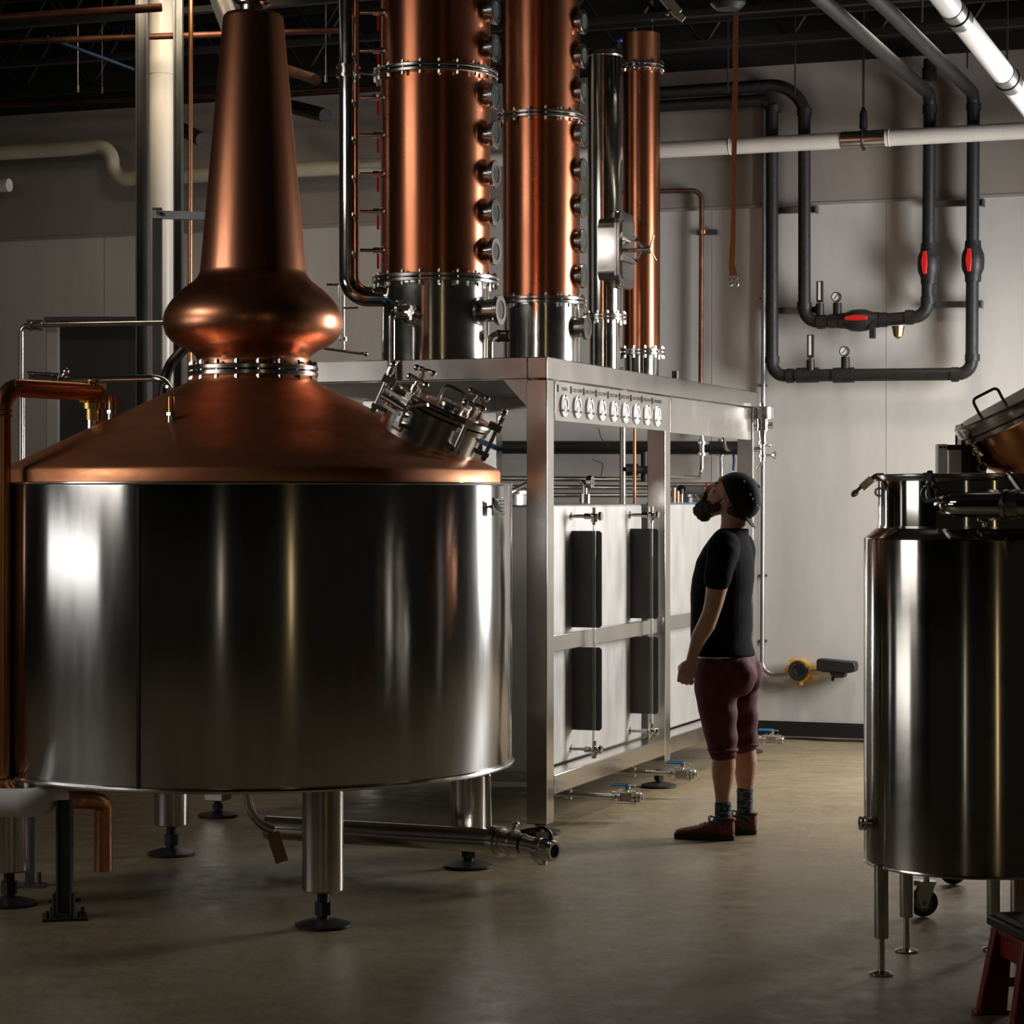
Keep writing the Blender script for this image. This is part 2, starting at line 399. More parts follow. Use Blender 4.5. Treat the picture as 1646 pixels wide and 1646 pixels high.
# nameplate
tn = V3(.819, -.574, 0).normalized(); tx = Z.cross(tn).normalized()
pc = P(801, 814, 9.47)
pl = MB(); pl.prism([(-.042, -.036), (.042, -.036), (.042, .036), (-.042, .036)], pc, (tx, Z, tn), .006)
for dx in (-.03, .03): pl.cyl(pc + tx * dx, pc + tx * dx - tn * .045, .005, seg=8)
plo = pl.build('nameplate', M['steel'], still, bevel=.002)
mk = MB()
for k in range(3):     # curled leaf strokes
    mk.torus(pc + tx * (.010) + Z * (.018 + k * .004) + tn * .0035, tn, .020 + .011 * k, .0022, 16, 5, pi * .95, pi * 1.55, (tx, Z, tn))
for k, wd in enumerate((.03, .03, .026, .02)):
    mk.box(pc + tx * .020 + Z * (.022 - k * .014) + tn * .0035, (wd, .005, .002), (tx, Z, tn))
for dz in (-.032, .032): mk.box(pc + Z * dz + tn * .0035, (.078, .002, .002), (tx, Z, tn))
mk.build('emblem', M['ink'], plo)
# thermometer wells on the cone
def conept(px_, py_, off=0):
    # ray / cone hit
    best = None; d = ray(px_, py_)
    for i in range(4000):
        Y = 8.6 + i * .0006; q = EY + d * Y; rr = math.hypot(q.x - CX, q.y - CY)
        if rr < 1.03 and q.z <= 1.748 + (1.023 - rr) * .4815 and q.z > 1.74: return q
    return EY + d * 9.9
for px_, py_ in ((179, 672), (275, 676)):
    q = conept(px_, py_ - 0)
    w_ = MB(); w_.cyl(q - Z * .02, q + Z * .02, .016, seg=12); w_.cyl(q + Z * .02, q + Z * .032, .019, seg=6); w_.m = 1
    w_.cyl(q + Z * .032, q + Z * .09, .014, seg=14).cyl(q + Z * .09, q + Z * .094, .011, seg=14)
    w_.build('sensor_fitting', [M['steel'], M['copper_bright']], still)
# ---- manway
az = math.radians(-20); dr = V3(math.cos(az), math.sin(az), 0)
sl = math.radians(25.5); mn = dr * math.sin(sl) + Z * math.cos(sl)
mb0 = V3(CX, CY, 0) + dr * .78 + Z * 1.862
mx = (dr * math.cos(sl) - Z * math.sin(sl)).normalized(); my = mn.cross(mx).normalized(); fr = (mx, my, mn)
man = MB().lathe([(.205, -.08), (.205, .105), (.222, .108), (.222, .128), (.205, .13), (.19, .13), (.19, .0)], mb0, mn, 72).build('manway', M['steel'], still)
lid = MB().lathe([(0, .134), (.205, .134), (.226, .136), (.228, .15), (.222, .158), (.19, .162), (.185, .168), (.10, .174), (0, .178)], mb0, mn, 72).build('manway_lid', M['steel'], still)
for k in range(6):
    cl = MB()
    a = math.radians(20 + 60 * k); d = mx * math.cos(a) + my * math.sin(a); tdir = mn.cross(d)
    c = mb0 + d * .245
    cl.cyl(c + mn * .03, c + mn * .235, .0085, seg=10)
    cl.box(c + mn * .165 - d * .01, (.055, .03, .03), (d, tdir, mn))
    cl.box(c + mn * .045 - d * .015, (.06, .022, .018), (d, tdir, mn))
    cl.cyl(c + mn * .03 - tdir * .022, c + mn * .03 + tdir * .022, .012, seg=10)
    cl.cyl(c + mn * .19, c + mn * .215, .015, seg=10)
    e = c + mn * .235
    for sgn in (-1, 1):
        cl.tube([e, e + tdir * (.02 * sgn) + mn * .004, e + tdir * (.042 * sgn) + mn * .0], .010, .01, 8)
        cl.ball(e + tdir * (.042 * sgn), .014, seg=10, rings=8)
    cl.build('swing_clamp', M['steel'], man)
for a in (35, 100):
    h = MB()
    a = math.radians(a); d = mx * math.cos(a) + my * math.sin(a)
    c = mb0 + d * .15 + mn * .17; td = mn.cross(d)
    h.tube([c - td * .05, c - td * .05 + mn * .055, c + td * .05 + mn * .055, c + td * .05], .007, .045, 8)
    h.build('grip', M['steel'], lid)
hg = MB(); d = (-my).normalized() * 1.0; d = (mx * math.cos(math.radians(-115)) + my * math.sin(math.radians(-115))); td = mn.cross(d)
c = mb0 + d * .245 + mn * .11
hg.cyl(c - td * .075, c + td * .075, .014, seg=12); hg.box(c - d * .03 + mn * .03, (.07, .15, .012), (d, td, mn)); hg.box(c - d * .03 - mn * .03, (.06, .10, .012), (d, td, mn))
hg.tube([c + td * .075, c + td * .1 + mn * .02, c + td * .16 + mn * .06 - d * .02], .007, .02, 8)
hg.build('hinge', M['steel'], man)
sg = MB(); c = mb0 + mn * .172 + mx * .06 - my * .05; sg.ring(c + mn * .01, mn, .055, .035, .02, 30); sg.m = 1; sg.disc(c + mn * .008, mn, .036, .012)
sg.build('sight_window', [M['steel'], M['glass']], lid)
hl = MB(); c = P(792, 716, 9.75); hl.beam(P(765, 706, 9.8), P(803, 722, 9.6), .022, .016); hl.m = 1
hl.cyl(P(758, 716, 9.8), P(768, 704, 9.8), .02)
hl.build('blue_lever', [M['blue'], M['steel']], still)

# ---- outlet pipe under the still with butterfly valve
dv = thing('drain_outlet', 'stainless still drain pipe ending in a clamped butterfly valve near the floor', 'drain pipe', P(800, 1362, 10.9))
Yv = 9.9
a0 = P(430, 1330, 10.5); a1 = P(800, 1352, 10.05); a2 = P(842, 1358, 9.95); a3 = P(872, 1365, 9.9); a4 = P(884, 1367, 9.87)
dd = (a4 - a1).normalized()
MB().tube([a0, a1], .052, 0, 24).build('pipe', M['steel'], dv)
m = MB(); m.disc(a1, dd, .068, .035).disc(a1 + dd * .028, dd, .06, .02).cyl(a1, a2, .05, .048, 28).ring(P(825, 1356, 10), dd, .06, .04, .02); m.cyl(a2, a3, .042, .038, 24)
m.tube([P(824, 1345, 10), P(826, 1332, 10), P(829, 1326, 10)], .008); m.ball(P(829, 1324, 10), .016, (1, 1, .7))
m.tube([P(824, 1368, 10), P(826, 1376, 10)], .007)
m.build('clamp', M['steel'], dv)
m = MB(); m.disc(a3, dd, .062, .03, 32); m.ring(a3 + dd * .05, dd, .045, .030, .012).lathe([(.03, 0), (.052, .01), (.04, .045), (.03, .05)], a3, dd, 28).ring(a4 + dd * .02, dd, .042, .028, .01)
m.tube([a3 + Z * .05, a3 + Z * .085], .014); m.box(a3 + Z * .06 - dd * .0, (.05, .04, .03))
m.tube([a3 - Z * .05, a3 - Z * .065], .02)
v_ = m.build('butterfly_valve', M['steel'], dv)
MB().tube([a3 + Z * .08 - V3(.03, 0, 0), a3 + Z * .09, a3 + Z * .07 + V3(.03, 0, 0), a3 + Z * .03 + V3(.035, 0, 0)], .013, .03).build('handle', M['black'], v_)
tg = MB(); tg.box(P(446, 1362, 9.9), (.055, .003, .13), (V3(.95, 0, .3).normalized(), V3(0, 1, 0), V3(-.3, 0, .95).normalized()))
tag(tg.build('paper_tag', M['tag']), 'brown cardboard tag hanging in the dark under the pot still', 'tag')
tb_ = MB(); tb_.tube([P(395, 1270, 9.9), P(405, 1310, 9.9), P(425, 1330, 9.9), P(440, 1334, 9.9)], .018, .08); 
tag(tb_.build('bottom_outlet_elbow', M['steel']), 'curved steel elbow dropping from the belly of the pot still', 'pipe')
pt = MB(); pt.tube([P(768, 1240, 10.2), P(784, 1245, 10.1), P(786, 1330, 10.1)], .012, .01)
tag(pt.build('vent_tube', M['steel']), 'thin bright vertical tube at the right rear leg of the pot still', 'tube')
# ------------------------------------------------------------------ copper service pipe left of the still
YL = 9.25
cp = thing('copper_pipe', 'thick copper pipe running down the left side of the pot still', 'pipe', P(2, 1280, YL))
pts = [P(155, 631, 9.75), P(3, 622, YL), P(3, 1288, YL), P(150, 1286, 9.5), P(166, 1292, 9.55), P(166, 1400, 9.55)]
pts[2] = P(2, 1284, YL)
MB().tube(pts, .037, .10, 24).build('tube', M['copper_pipe'], cp, 50)
m = MB()
for (p_, d_) in ((P(3, 660, YL), Z), (P(3, 668, YL), Z), (P(24, 627, YL + .06), V3(1, .3, 0)), (P(146, 629, 9.72), V3(1, .3, 0)), (P(138, 629, 9.7), V3(1, .3, 0)), (P(3, 1252, YL), Z), (P(42, 1284, 9.3), V3(1, .2, 0))):
    MB().torus(p_, d_, .037, .006, 30, 8).build('soldered_fitting', M['copper_pipe'], cp)
q = P(151, 640, 9.76)
m = MB(); m.lathe([(0, -.09), (.036, -.09), (.036, -.045), (.048, -.045), (.048, -.02), (.042, -.015), (.042, .05), (.03, .055), (.03, .075), (0, .08)], q, Z, 24)
m.cyl(q - V3(.055, 0, -.02), q + V3(.0, 0, .02), .045, seg=24); m.m = 1
m.cyl(q - Z * .145, q - Z * .09, .032, seg=24)
vb = m.build('valve_body', [M['brass'], M['steel']], cp)
m = MB(); m.box(q + V3(.035, -.03, .03), (.045, .003, .06)); m.prism([(0, 0), (.06, -.035), (.10, -.04), (.085, -.02), (.05, .0)], q + V3(.03, -.03, .0), (V3(1, 0, 0), Z, V3(0, 1, 0)), .002)
m.tube([q + V3(-.06, -.03, .02), q + V3(-.03, -.03, .06), q + V3(0, -.03, .075), q + V3(.03, -.03, .03)], .0025, .02, 6)
tag(m.build('brown_tag', M['tag']), 'brown paper tag wired to the brass valve on the pot still shoulder', 'tag')
# strut stand carrying the pipe
c = Pz(104, 1476, 0)
st = thing('strut_stand', 'slotted steel channel stand bolted to the floor under the copper pipe', 'stand', c)
m = MB(); 
for dx in (-.022, .022): m.box(c + V3(dx * 1.2, 0, .235), (.008, .045, .44))
m.box(c + V3(0, .02, .235), (.05, .006, .44)); m.build('channel', M['grey_paint'], st)
m = MB(); m.box(c + Z * .005, (.17, .15, .01), (V3(.97, .2, 0).normalized(), V3(-.2, .97, 0).normalized(), Z))
for dx, dy in ((-.06, -.04), (.06, -.04), (-.06, .05), (.06, .05)): m.cyl(c + V3(dx, dy, .01), c + V3(dx, dy, .035), .008, seg=6)
m.build('base_plate', M['dark'], st)
for dx in (-.04, .04): MB().box(c + V3(dx, 0, .055), (.008, .05, .09)).cyl(c + V3(dx * .8, 0, .07), c + V3(dx * 1.6, 0, .07), .008, seg=6).build('angle_bracket', M['grey_paint'], st)
c = Pz(48, 1425, 0)
m = MB(); m.box(c + V3(0, 0, .30), (.035, .03, .60)); m.box(c + Z * .005, (.13, .1, .01)); m.cyl(c + V3(.04, 0, .01), c + V3(.04, 0, .06), .009, seg=6)
tag(m.build('strut_post', M['grey_paint']), 'thin steel post standing in the dark behind the strut stand', 'stand')
m = MB(); m.tube([P(-80, 1290, 9.1), P(55, 1291, 9.1), P(90, 1280, 9.3)], .056, .06, 28)
tag(m.build('white_drain_pipe', M['white']), 'fat white drain pipe sagging behind the copper elbow', 'pipe')

# ------------------------------------------------------------------ thin steel process lines at left
def clamp(m, c, d, r=.028):
    d = Vc(d).normalized(); m.ring(c, d, r, r * .4, .022, 24); x, y, z = frame_of(d); m.box(c + x * (r + .006), (.02, .016, .012), (x, y, z))
def sight_union(m, c, d, L=.07, r=.03):
    x, y, z = frame_of(d)
    for s_ in (-1, 1):
        m.disc(c + z * (s_ * L / 2), z, r, .014, 20)
    m.cyl(c - z * L / 2, c + z * L / 2, r * .55, seg=16)
    for k in range(4):
        a = pi / 4 + k * pi / 2; o_ = x * math.cos(a) * r + y * math.sin(a) * r
        m.cyl(c - z * (L / 2 + .015) + o_, c + z * (L / 2 + .015) + o_, .006, seg=6)
Yp = 12.6
m = MB(); m.tube([V3(P(34, 760, Yp).x, Yp, .02), P(34, 524, Yp), P(56, 523, Yp), P(320, 518, Yp + .3)], .013, .07, 14)
l1 = m.build('steel_line', M['steel']); tag(l1, 'long thin steel tube crossing the dark door and turning down at the left', 'pipe')
m = MB(); sight_union(m, P(57, 523, Yp), V3(1, 0, 0), .055, .03); m.build('bolted_union', M['steel'], l1)
Yq = 10.9
m = MB(); m.tube([P(95, 611, Yq), P(262, 607, Yq), P(277, 628, Yq - .1)], .016, .07, 14)
l2 = m.build('steel_line', M['steel']); tag(l2, 'steel tube bending down into the left shoulder of the copper cone', 'pipe')
m = MB(); sight_union(m, P(64, 607, Yq), V3(1, 0, -.05), .08, .028); m.build('bolted_union', M['steel'], l2); m = MB(); sight_union(m, P(86, 608, Yq), V3(1, 0, -.05), .03, .026); m.tube([P(100, 607, Yq), P(106, 598, Yq)], .01); m.ball(P(106, 597, Yq), .016)
m.build('bolted_union', M['steel'], l2); MB().disc(P(276, 625, Yq - .1), V3(.5, 0, 1), .045, .012).build('base_clamp', M['steel'], l2)
m = MB(); m.tube([P(38, 640, 12.9), V3(P(38, 760, 12.9).x, 12.9, .01)], .008); tag(m.build('capillary_tube', M['steel']), 'hair thin tube beside the vertical steel line at far left', 'tube')
# black electrical cabinet / dark door behind, with pale jamb
cab = thing('dark_doorway_cabinet', 'large matt black cabinet with a pale grey edge behind the still', 'cabinet', P(150, 1000, 16.0))
m = MB(); m.box(P(172, 640, 16.4) - Z * .9, (.60, .4, 2.9)); m.build('body', mat('near_black_panel', (.012, .011, .010), .7), cab)
m = MB(); m.box(P(93, 640, 16.35) - Z * .9, (.085, .4, 2.9)); m.build('edge_post', mat('pale_edge', (.30, .29, .29), .6), cab, bevel=.006)
m = MB(); m.box(P(165, 517, 16.3), (.72, .45, .03)); m.build('top_trim', M['dark'], cab)

# ------------------------------------------------------------------ building posts and white riser behind the still
def channel(px_, Y, wpx, name, label, zt=5.4):
    c = P(px_, HZ, Y); w_ = wpx / F * Y; m = MB()
    m.box(V3(c.x, c.y, zt / 2), (w_, .012, zt)); 
    for s_ in (-1, 1): m.box(V3(c.x + s_ * w_ / 2, c.y - .03, zt / 2), (.008, .07, zt))
    m.box(V3(c.x, c.y + .05, zt / 2), (w_ * .3, .1, zt))
    return tag(m.build(name, M['grey_paint']), label, 'post')
channel(230, 14.3, 17, 'steel_column', 'slender dark grey steel upright left of the white riser pipe')
channel(288, 14.5, 12, 'steel_column', 'slender dark grey steel upright right of the white riser pipe')
m = MB(); c = P(259, HZ, 14.9); m.tube([V3(c.x, c.y, .02), V3(c.x, c.y, 5.3)], .078, 0, 32); m.torus(V3(c.x, c.y, 4.3), Z, .078, .004, 30)
tag(m.build('riser_pipe', M['pvc']), 'thick white vertical riser pipe between two grey uprights', 'pipe')
m = MB(); m.tube([P(332, -60, 13.0), P(378, 60, 12.0)], .055, 0, 24)
tag(m.build('sloping_pipe', M['pvc']), 'white pipe slanting behind the top of the still neck', 'pipe')
br = thing('support_bracket', 'grey square tube bracket with arm reaching behind the still neck', 'bracket', P(253, 900, 13.6))
m = MB(); c = P(253, 340, 13.6); m.box(V3(c.x, c.y, c.z / 2 + .02), (.05, .05, c.z)); m.build('upright', M['grey_paint'], br)
MB().beam(P(246, 345, 13.58), P(345, 348, 13.5), .05, .045).build('arm', M['grey_paint'], br)
MB().cyl(P(254, 342, 13.5), P(254, 342, 13.56), .012, seg=8).build('bolt', M['steel'], br)
m = MB(); m.tube([P(307, -20, 14.2), P(305, 620, 14.2)], .014, 0, 12)
tag(m.build('copper_riser', M['copper_pipe']), 'thin copper tube rising straight up left of the still neck', 'pipe')
m = MB(); m.tube([P(262, 640, 11.6), P(268, 592, 11.6), P(300, 555, 11.8), P(330, 545, 12)], .026, .12, 12)
tag(m.build('rubber_hose', M['black']), 'black rubber hose looping behind the onion bulb', 'hose')

# ------------------------------------------------------------------ cream / white process pipe along the back wall
TP = WT - .28
def W_(px_, py_, t=TP): return Pt(px_, py_, t)
wp = thing('wall_pipe', 'long white pipe running level along the whole back wall', 'pipe', W_(640, 265))
zz = 4.02
def onz(px_, z, t=TP):
    p = Pt(px_, 300, t); return V3(p.x, p.y, z)
m = MB(); m.tube([onz(-40, 4.27), onz(180, 4.27), onz(181, zz), onz(640, zz)], .056, .16, 24); lab(m.build('cream_section', M['pvc_old'], wp, 50), 'cream offset end of the pipe')
m = MB(); m.tube([onz(560, zz), onz(1700, zz)], .056, 0, 24)
for px_ in (1174, 1430): m.torus(onz(px_, zz), V, .056, .004, 30)
m.build('white_section', M['pvc'], wp)
m = MB(); a_ = onz(1353, zz); b_ = onz(1424, zz); m.tube([a_, b_], .0605, 0, 24)
lab(m.build('hanger_saddle', M['steel'], wp), 'grey sheet saddle under the hanger')
hr = thing('pipe_hanger', 'black rod hanger carrying the white wall pipe', 'hanger', onz(1388, 4.2))
c = onz(1388, zz)
MB().tube([c + Z * .22, c + Z * .66 + Z * .3], .008).build('rod', M['dark'], hr)
MB().torus(c, V, .068, .008, 30, 8).build('clevis_ring', M['black'], hr)
MB().lathe([(.028, 0), (.026, .10), (.012, .14), (0, .15)], c + Z * .07, Z, 14).build('clevis', M['black'], hr)
cu = MB(); c = onz(1388, 4.55); cu.box(c + V3(0, 0, .18), (.06, .5, .03), (V, U, Z)); tag(cu.build('strut_rail', M['grey_paint']), 'short slotted rail at the head of the black rod hanger', 'rail')
m = MB(); m.tube([onz(-60, 4.02) , onz(15, 4.02)], .05, 0, 24); tag(m.build('pipe_stub', M['white']), 'short white pipe end at the left edge below the cream pipe', 'pipe')
# overhead white pipe coming to the viewer
up_ = thing('overhead_pipe', 'bright white overhead pipe with metal bands at the upper right', 'pipe', P(1580, 95, 12.8))
b_ = P(1511, -10, 11.9); a_ = P(1655, 172, 13.4); UD = (a_ - b_).normalized(); b_ = b_ - UD * 2.5; pc_ = a_; a_ = a_ + UD * .4
MB().tube([b_, a_], .060, 0, 28).build('pipe', M['white'], up_)
def near_px(px_):           # param along the pipe for a column
    r_ = (px_ - 823) / F; k = (r_ * pc_.y - pc_.x) / (UD.x - r_ * UD.y); return pc_ + UD * k
M['galv'] = mat('galvanised_band', (.22, .22, .21), .4, .8)
for px_ in (1537, 1619):
    c = near_px(px_); lab(MB().ring(c, UD, .0645, .058, .19, 32).build('band', M['galv'], up_), 'galvanised band')
    MB().torus(c, UD, .068, .004, 28, 6).build('hanger_loop', M['dark'], up_)
    MB().tube([c + Z * .065, c + Z * 1.2], .006).build('hanger_rod', M['dark'], up_)

# ------------------------------------------------------------------ black insulated pipe loops
TB = WT - .16
def K(px_, py_, t=TB): return Pt(px_, py_, t)
lo = thing('insulated_pipe_loop', 'outer black insulated pipe loop on the back wall, reaching lowest', 'pipe', K(1400, 604))
r1 = .0425
top_r = K(1565, 150); pts = [top_r - U * 5.5 , top_r, K(1562, 601), K(1241, 604), K(1241, 160), K(1040, 172)]
pts[0] = top_r - U * 4.5
m = MB().tube(pts, r1, .09, 24); m.build('pipe', M['black_pipe'], lo, 50)
def sleeve(root, p, d, L, r): MB().cyl(p - d * L / 2, p + d * L / 2, r, seg=24).build('fitting', M['black_pipe'], root)
for p_, d_ in ((K(1563, 575), Z), (K(1535, 602), V), (K(1270, 604), V), (K(1241, 578), Z), (K(1565, 172), Z), (K(1345, 603), V), (K(1243, 175), Z)): sleeve(lo, p_, d_, .045, r1 * 1.17)
sleeve(lo, K(1298, 603), V, .15, r1 * 1.22); sleeve(lo, K(1356, 603), V, .14, r1 * 1.22)
li = thing('insulated_pipe_loop', 'inner black insulated pipe loop on the back wall with a yellow side plug', 'pipe', K(1400, 515))
top_r = K(1495, 152)
pts = [top_r - U * 4.5, top_r, K(1491, 508), K(1400, 516), K(1293, 512), K(1293, 165), K(1258, 136, TB), K(1040, 151)]
pts[4] = K(1293, 517)
m = MB().tube(pts, r1, .09, 24); m.build('pipe', M['black_pipe'], li, 50)
for p_, d_ in ((K(1492, 483), Z), (K(1462, 510), V), (K(1320, 517), V), (K(1293, 492), Z), (K(1495, 175), Z), (K(1293, 180), Z), (K(1420, 514), V)): sleeve(li, p_, d_, .05, r1 * 1.18)
sleeve(li, K(1345, 516), V, .1, r1 * 1.15)
m = MB(); c = K(1494, 110); m.cyl(c, c + Z * .12 - Z * .2, .05, .05); m.cyl(c, c + Z * .06, .04); m.build('air_vent', M['black_pipe'], li)
m = MB(); c = K(1446, 525) - U * .05; m.lathe([(.0, .07), (.03, .07), (.045, 0)], c, -Z, 10); m.ball(c - Z * .06, .025, seg=8, rings=6); lab(m.build('side_plug', M['brass'], li), 'dirty yellow brass plug')
m = MB(); c = K(1404, 530) - U * .03; m.box(c - Z * .0, (.035, .05, .12), (V, U, Z)); m.build('drop_stub', M['black_pipe'], li)
def ball_valve(root, c, d, red_len=.15):
    m = MB(); m.lathe([(.0, -.135), (.052, -.135), (.055, -.09), (.072, -.05), (.076, 0), (.072, .05), (.055, .09), (.052, .135), (0, .135)], c, d, 28)
    v = m.build('ball_valve', M['black_pipe'], root)
    x = V if abs(d.z) > .5 else Z
    mm = MB(); e = c - U * .10 + (x * .012)
    mm.prism([(-.015, -red_len / 2), (.008, -red_len / 2), (.02, 0), (.008, red_len / 2), (-.015, red_len / 2), (-.02, 0)], e, (x, d, U), .03)
    mm.cyl(e, c, .012); lab(mm.build('lever', M['red'], v, bevel=.003), 'red lever')
ball_valve(li, K(1493, 424), Z); ball_valve(lo, K(1564, 420), Z); ball_valve(li, K(1381, 515), V)
def thermo(root, px_, py0, py1):
    a_ = K(px_, py0) - U * .02; b_ = K(px_, py1) - U * .02; h_ = (b_ - a_).length
    m = MB(); m.box((a_ + b_) / 2 + Z * h_ * .14, (.042, .03, h_ * .70), (V, U, Z)); m.cyl(a_, a_ + Z * h_ * .3, .01); m.cyl(a_ - Z * .03, a_ + Z * .05, .028, seg=16); m.m = 1
    m.box((a_ + b_) / 2 + Z * h_ * .16 - U * .017, (.016, .004, h_ * .6), (V, U, Z))
    m.build('thermometer', [M['black'], M['dial']], root)
thermo(li, 1319, 500, 452); thermo(lo, 1304, 590, 538)
def gauge(root, px_, py_, pyb):
    c = K(px_, py_) - U * .03; m = MB(); m.cyl(V3(K(px_, pyb).x, K(px_, pyb).y, K(px_, pyb).z), V3(c.x, c.y, c.z - .035) + U * .03, .03, seg=16)
    m.build('gauge_stem', M['black_pipe'], root)
    m = MB(); m.ring(c, U, .034, .028, .03, 30); m.disc(c + U * .008, U, .03, .02); m.m = 1; m.disc(c - U * .006, U, .028, .004)
    m.m = 2; m.beam(c - U * .010 - V * .012 + Z * .016, c - U * .010 + V * .012 - Z * .016, .003, .002, U)
    m.build('pressure_gauge', [M['dark'], M['dial'], M['ink']], root)
gauge(li, 1346, 478, 505); gauge(lo, 1359, 565, 593)
for n_, (x0, y0, x1, y1, lb) in enumerate(((1248, 339, 1313, 337, 'upper strut rail clamping the two left risers'), (1493, 328, 1581, 326, 'upper strut rail clamping the two right risers'), (1248, 500, 1313, 498, 'lower strut rail behind the two left risers'), (1493, 490, 1578, 489, 'lower strut rail clamping the two right risers'))):
    m = MB(); a_ = Pt(x0, y0, WT - .05); b_ = Pt(x1, y1, WT - .05); m.beam(a_, b_, .04, .04)
    for e in (a_, b_): m.box(e, (.012, .07, .05), (V, U, Z)); m.cyl(e, e - U * .05, .006, seg=6)
    tag(m.build('strut_rail', M['grey_paint']), 'short grey ' + lb, 'rail', None)
# small rods hanging the black pipes
for k, (px_, py_, lb) in enumerate(((1278, 150, 'thin rod hanging the left black pipe corner'), (1170, 150, 'thin rod hanging the left black pipes beside the strap'), (1403, 5, 'thin rod at the middle sloping black pipe'), (1482, 35, 'thin rod at the right sloping black pipe'), (1555, 110, 'thin rod near the right riser elbow'))):
    c = Pt(px_, py_ + 60, TB - (0.1 if k < 2 or k == 4 else 2.0)); c.z = EYE + (HZ - py_) / F * c.y
    tag(MB().tube([c, V3(c.x, c.y, 5.45)], .006, 0, 8).build('hanger_rod', M['dark']), lb, 'rod')

# copper line and conduit on the wall
ct_ = MB().tube([Pt(1000, 309, WT - .06), Pt(1128, 306, WT - .06), Pt(1126, 700, WT - .06)], .017, .07, 14)
c_ = ct_.build('copper_line', noise_on(mat('tarnished_copper', (.2, .1, .07), .45, .8), (.10, .055, .04), (.26, .12, .08), (1, 1, 1), 8, 4)); tag(c_, 'tarnished copper line with elbow on the back wall', 'pipe')
m = MB(); p_ = Pt(1130, 373, WT - .06); m.ring(p_, Z, .024, .017, .03); m.build('pipe_clip', M['copper_pipe'], c_)
m = MB(); m.box(p_ + V * -.02 + U * .03, (.14, .03, .035), (V, U, Z)); m.build('clip_rail', M['dark'], c_)
cd = thing('conduit', 'thin grey conduit dropping down the wall and curving to the yellow gas detector', 'conduit', Pt(1226, 1040, WT))
MB().tube([Pt(1229, 170, WT - .042), Pt(1225, 1084, WT - .04), Pt(1266, 1084, WT - .04), Pt(1282, 1076, WT - .06)], .0155, .22, 14).build('tube', noise_on(mat('galvanised', (.4, .4, .4), .35, .8), (.36, .36, .36), (.5, .5, .5)), cd)
for py_ in (328, 480, 620, 925, 1030): MB().box(Pt(1227, py_, WT - .02), (.05, .03, .016), (V, U, Z)).build('clip', M['grey_paint'], cd)
gd = thing('gas_detector', 'yellow round gas detector with black hooded sensor on the wall', 'detector', Pt(1283, 1078, WT))
c = Pt(1284, 1078, WT - .11)
m = MB(); m.lathe([(0, 0), (.055, 0), (.066, .02), (.07, .06), (.078, .062), (.078, .085), (.07, .09), (0, .09)], c + U * .11, -U, 36)
m.cyl(c + U * .05 - V * .13, c + U * .05 + V * .1, .03, seg=18); m.box(c + V * .045 + Z * .06 + U * .03, (.05, .03, .03), (V, U, Z)); m.cyl(c + U * .05 - Z * .1, c + U * .05, .02); m.box(c + U * .06 - V * .06 - Z * .06, (.04, .04, .03), (V, U, Z))
m.build('housing', M['yellow'], gd)
m = MB(); m.lathe([(.040, -.012), (.042, 0), (.064, 0), (.07, -.02), (.06, -.03), (.04, -.028)], c + U * .01, U, 36)
b_ = m.build('bezel', M['dark'], gd); MB().disc(c + U * .012, U, .041, .006).build('window', M['glass'], gd)
m = MB(); q = c - V * .235 + Z * .03; xv = (-V * .995 - Z * .03).normalized(); zv = Z
m.m = 0
pr = [(-.10, -.025), (.13, -.03), (.16, -.02), (.165, .02), (.155, .045), (-.09, .055), (-.1, .04)]
m.prism(pr, q, (xv, Z, U), .12)
m.prism([(-.02, -.02), (.1, -.02), (.085, -.065), (.02, -.07), (.0, -.06)], q, (xv, Z, U), .09)
m.box(q + xv * .0 - Z * .08, (.02, .02, .03)); m.build('sensor_hood', M['black'], gd, bevel=.006)
m = MB(); m.cyl(c + U * .03 - V * .08, c - V * .16 + U * .02, .016); m.cyl(c - V * .165 - Z * .01, c - V * .215 - Z * .01, .022, seg=16); m.build('gland', M['steel'], gd)
fc = MB(); fc.tube([Pz(1200, 1186, .008), Pz(1290, 1187, .008), Pz(1330, 1190, .008), Pz(1395, 1191, .008), Pz(1480, 1200, .008)], .009, .3, 8)
tag(fc.build('floor_cable', M['black']), 'thin black cable lying on the floor along the wall base', 'cable')

# ------------------------------------------------------------------ strap, fixture, ceiling clutter
sx = thing('hanging_strap', 'orange webbing strap hanging from the ceiling with a metal hook', 'strap', P(1180, 300, 13.2))
Ys = 13.2
pts = [(1183, 18, 8), (1182, 120, 8.5), (1180, 250, 7.5), (1179, 330, 7), (1178, 385, 8), (1176, 425, 9), (1179, 443, 13)]
for sgn in (-1, 1):
    vs = []; m = MB()
    for px_, py_, w_ in pts:
        c = P(px_, py_, Ys); hw_ = w_ / 2 / F * Ys; vs += [c + V3(-hw_, sgn * .006, 0), c + V3(hw_, sgn * .006, 0), c + V3(hw_, sgn * .009, 0), c + V3(-hw_, sgn * .009, 0)]
    fs = []
    for i in range(len(pts) - 1):
        for k in range(4): a_ = i * 4; fs.append((a_ + k, a_ + (k + 1) % 4, a_ + 4 + (k + 1) % 4, a_ + 4 + k))
    m.add(vs, fs); m.build('webbing', M['strap'], sx)
m = MB(); c = P(1180, 452, Ys)
for s_ in (-1, 1): m.torus(c + V3(s_ * .014, 0, 0), V3(0, 1, 0), .014, .004, 16, 6, .3, pi * 1.7); m.ball(c + V3(s_ * .018, 0, -.022), .009)
m.build('hook', M['steel'], sx)
fx = thing('strap_pulley', 'dark round ceiling housing that the orange strap hangs from', 'housing', P(1170, 10, 13.3))
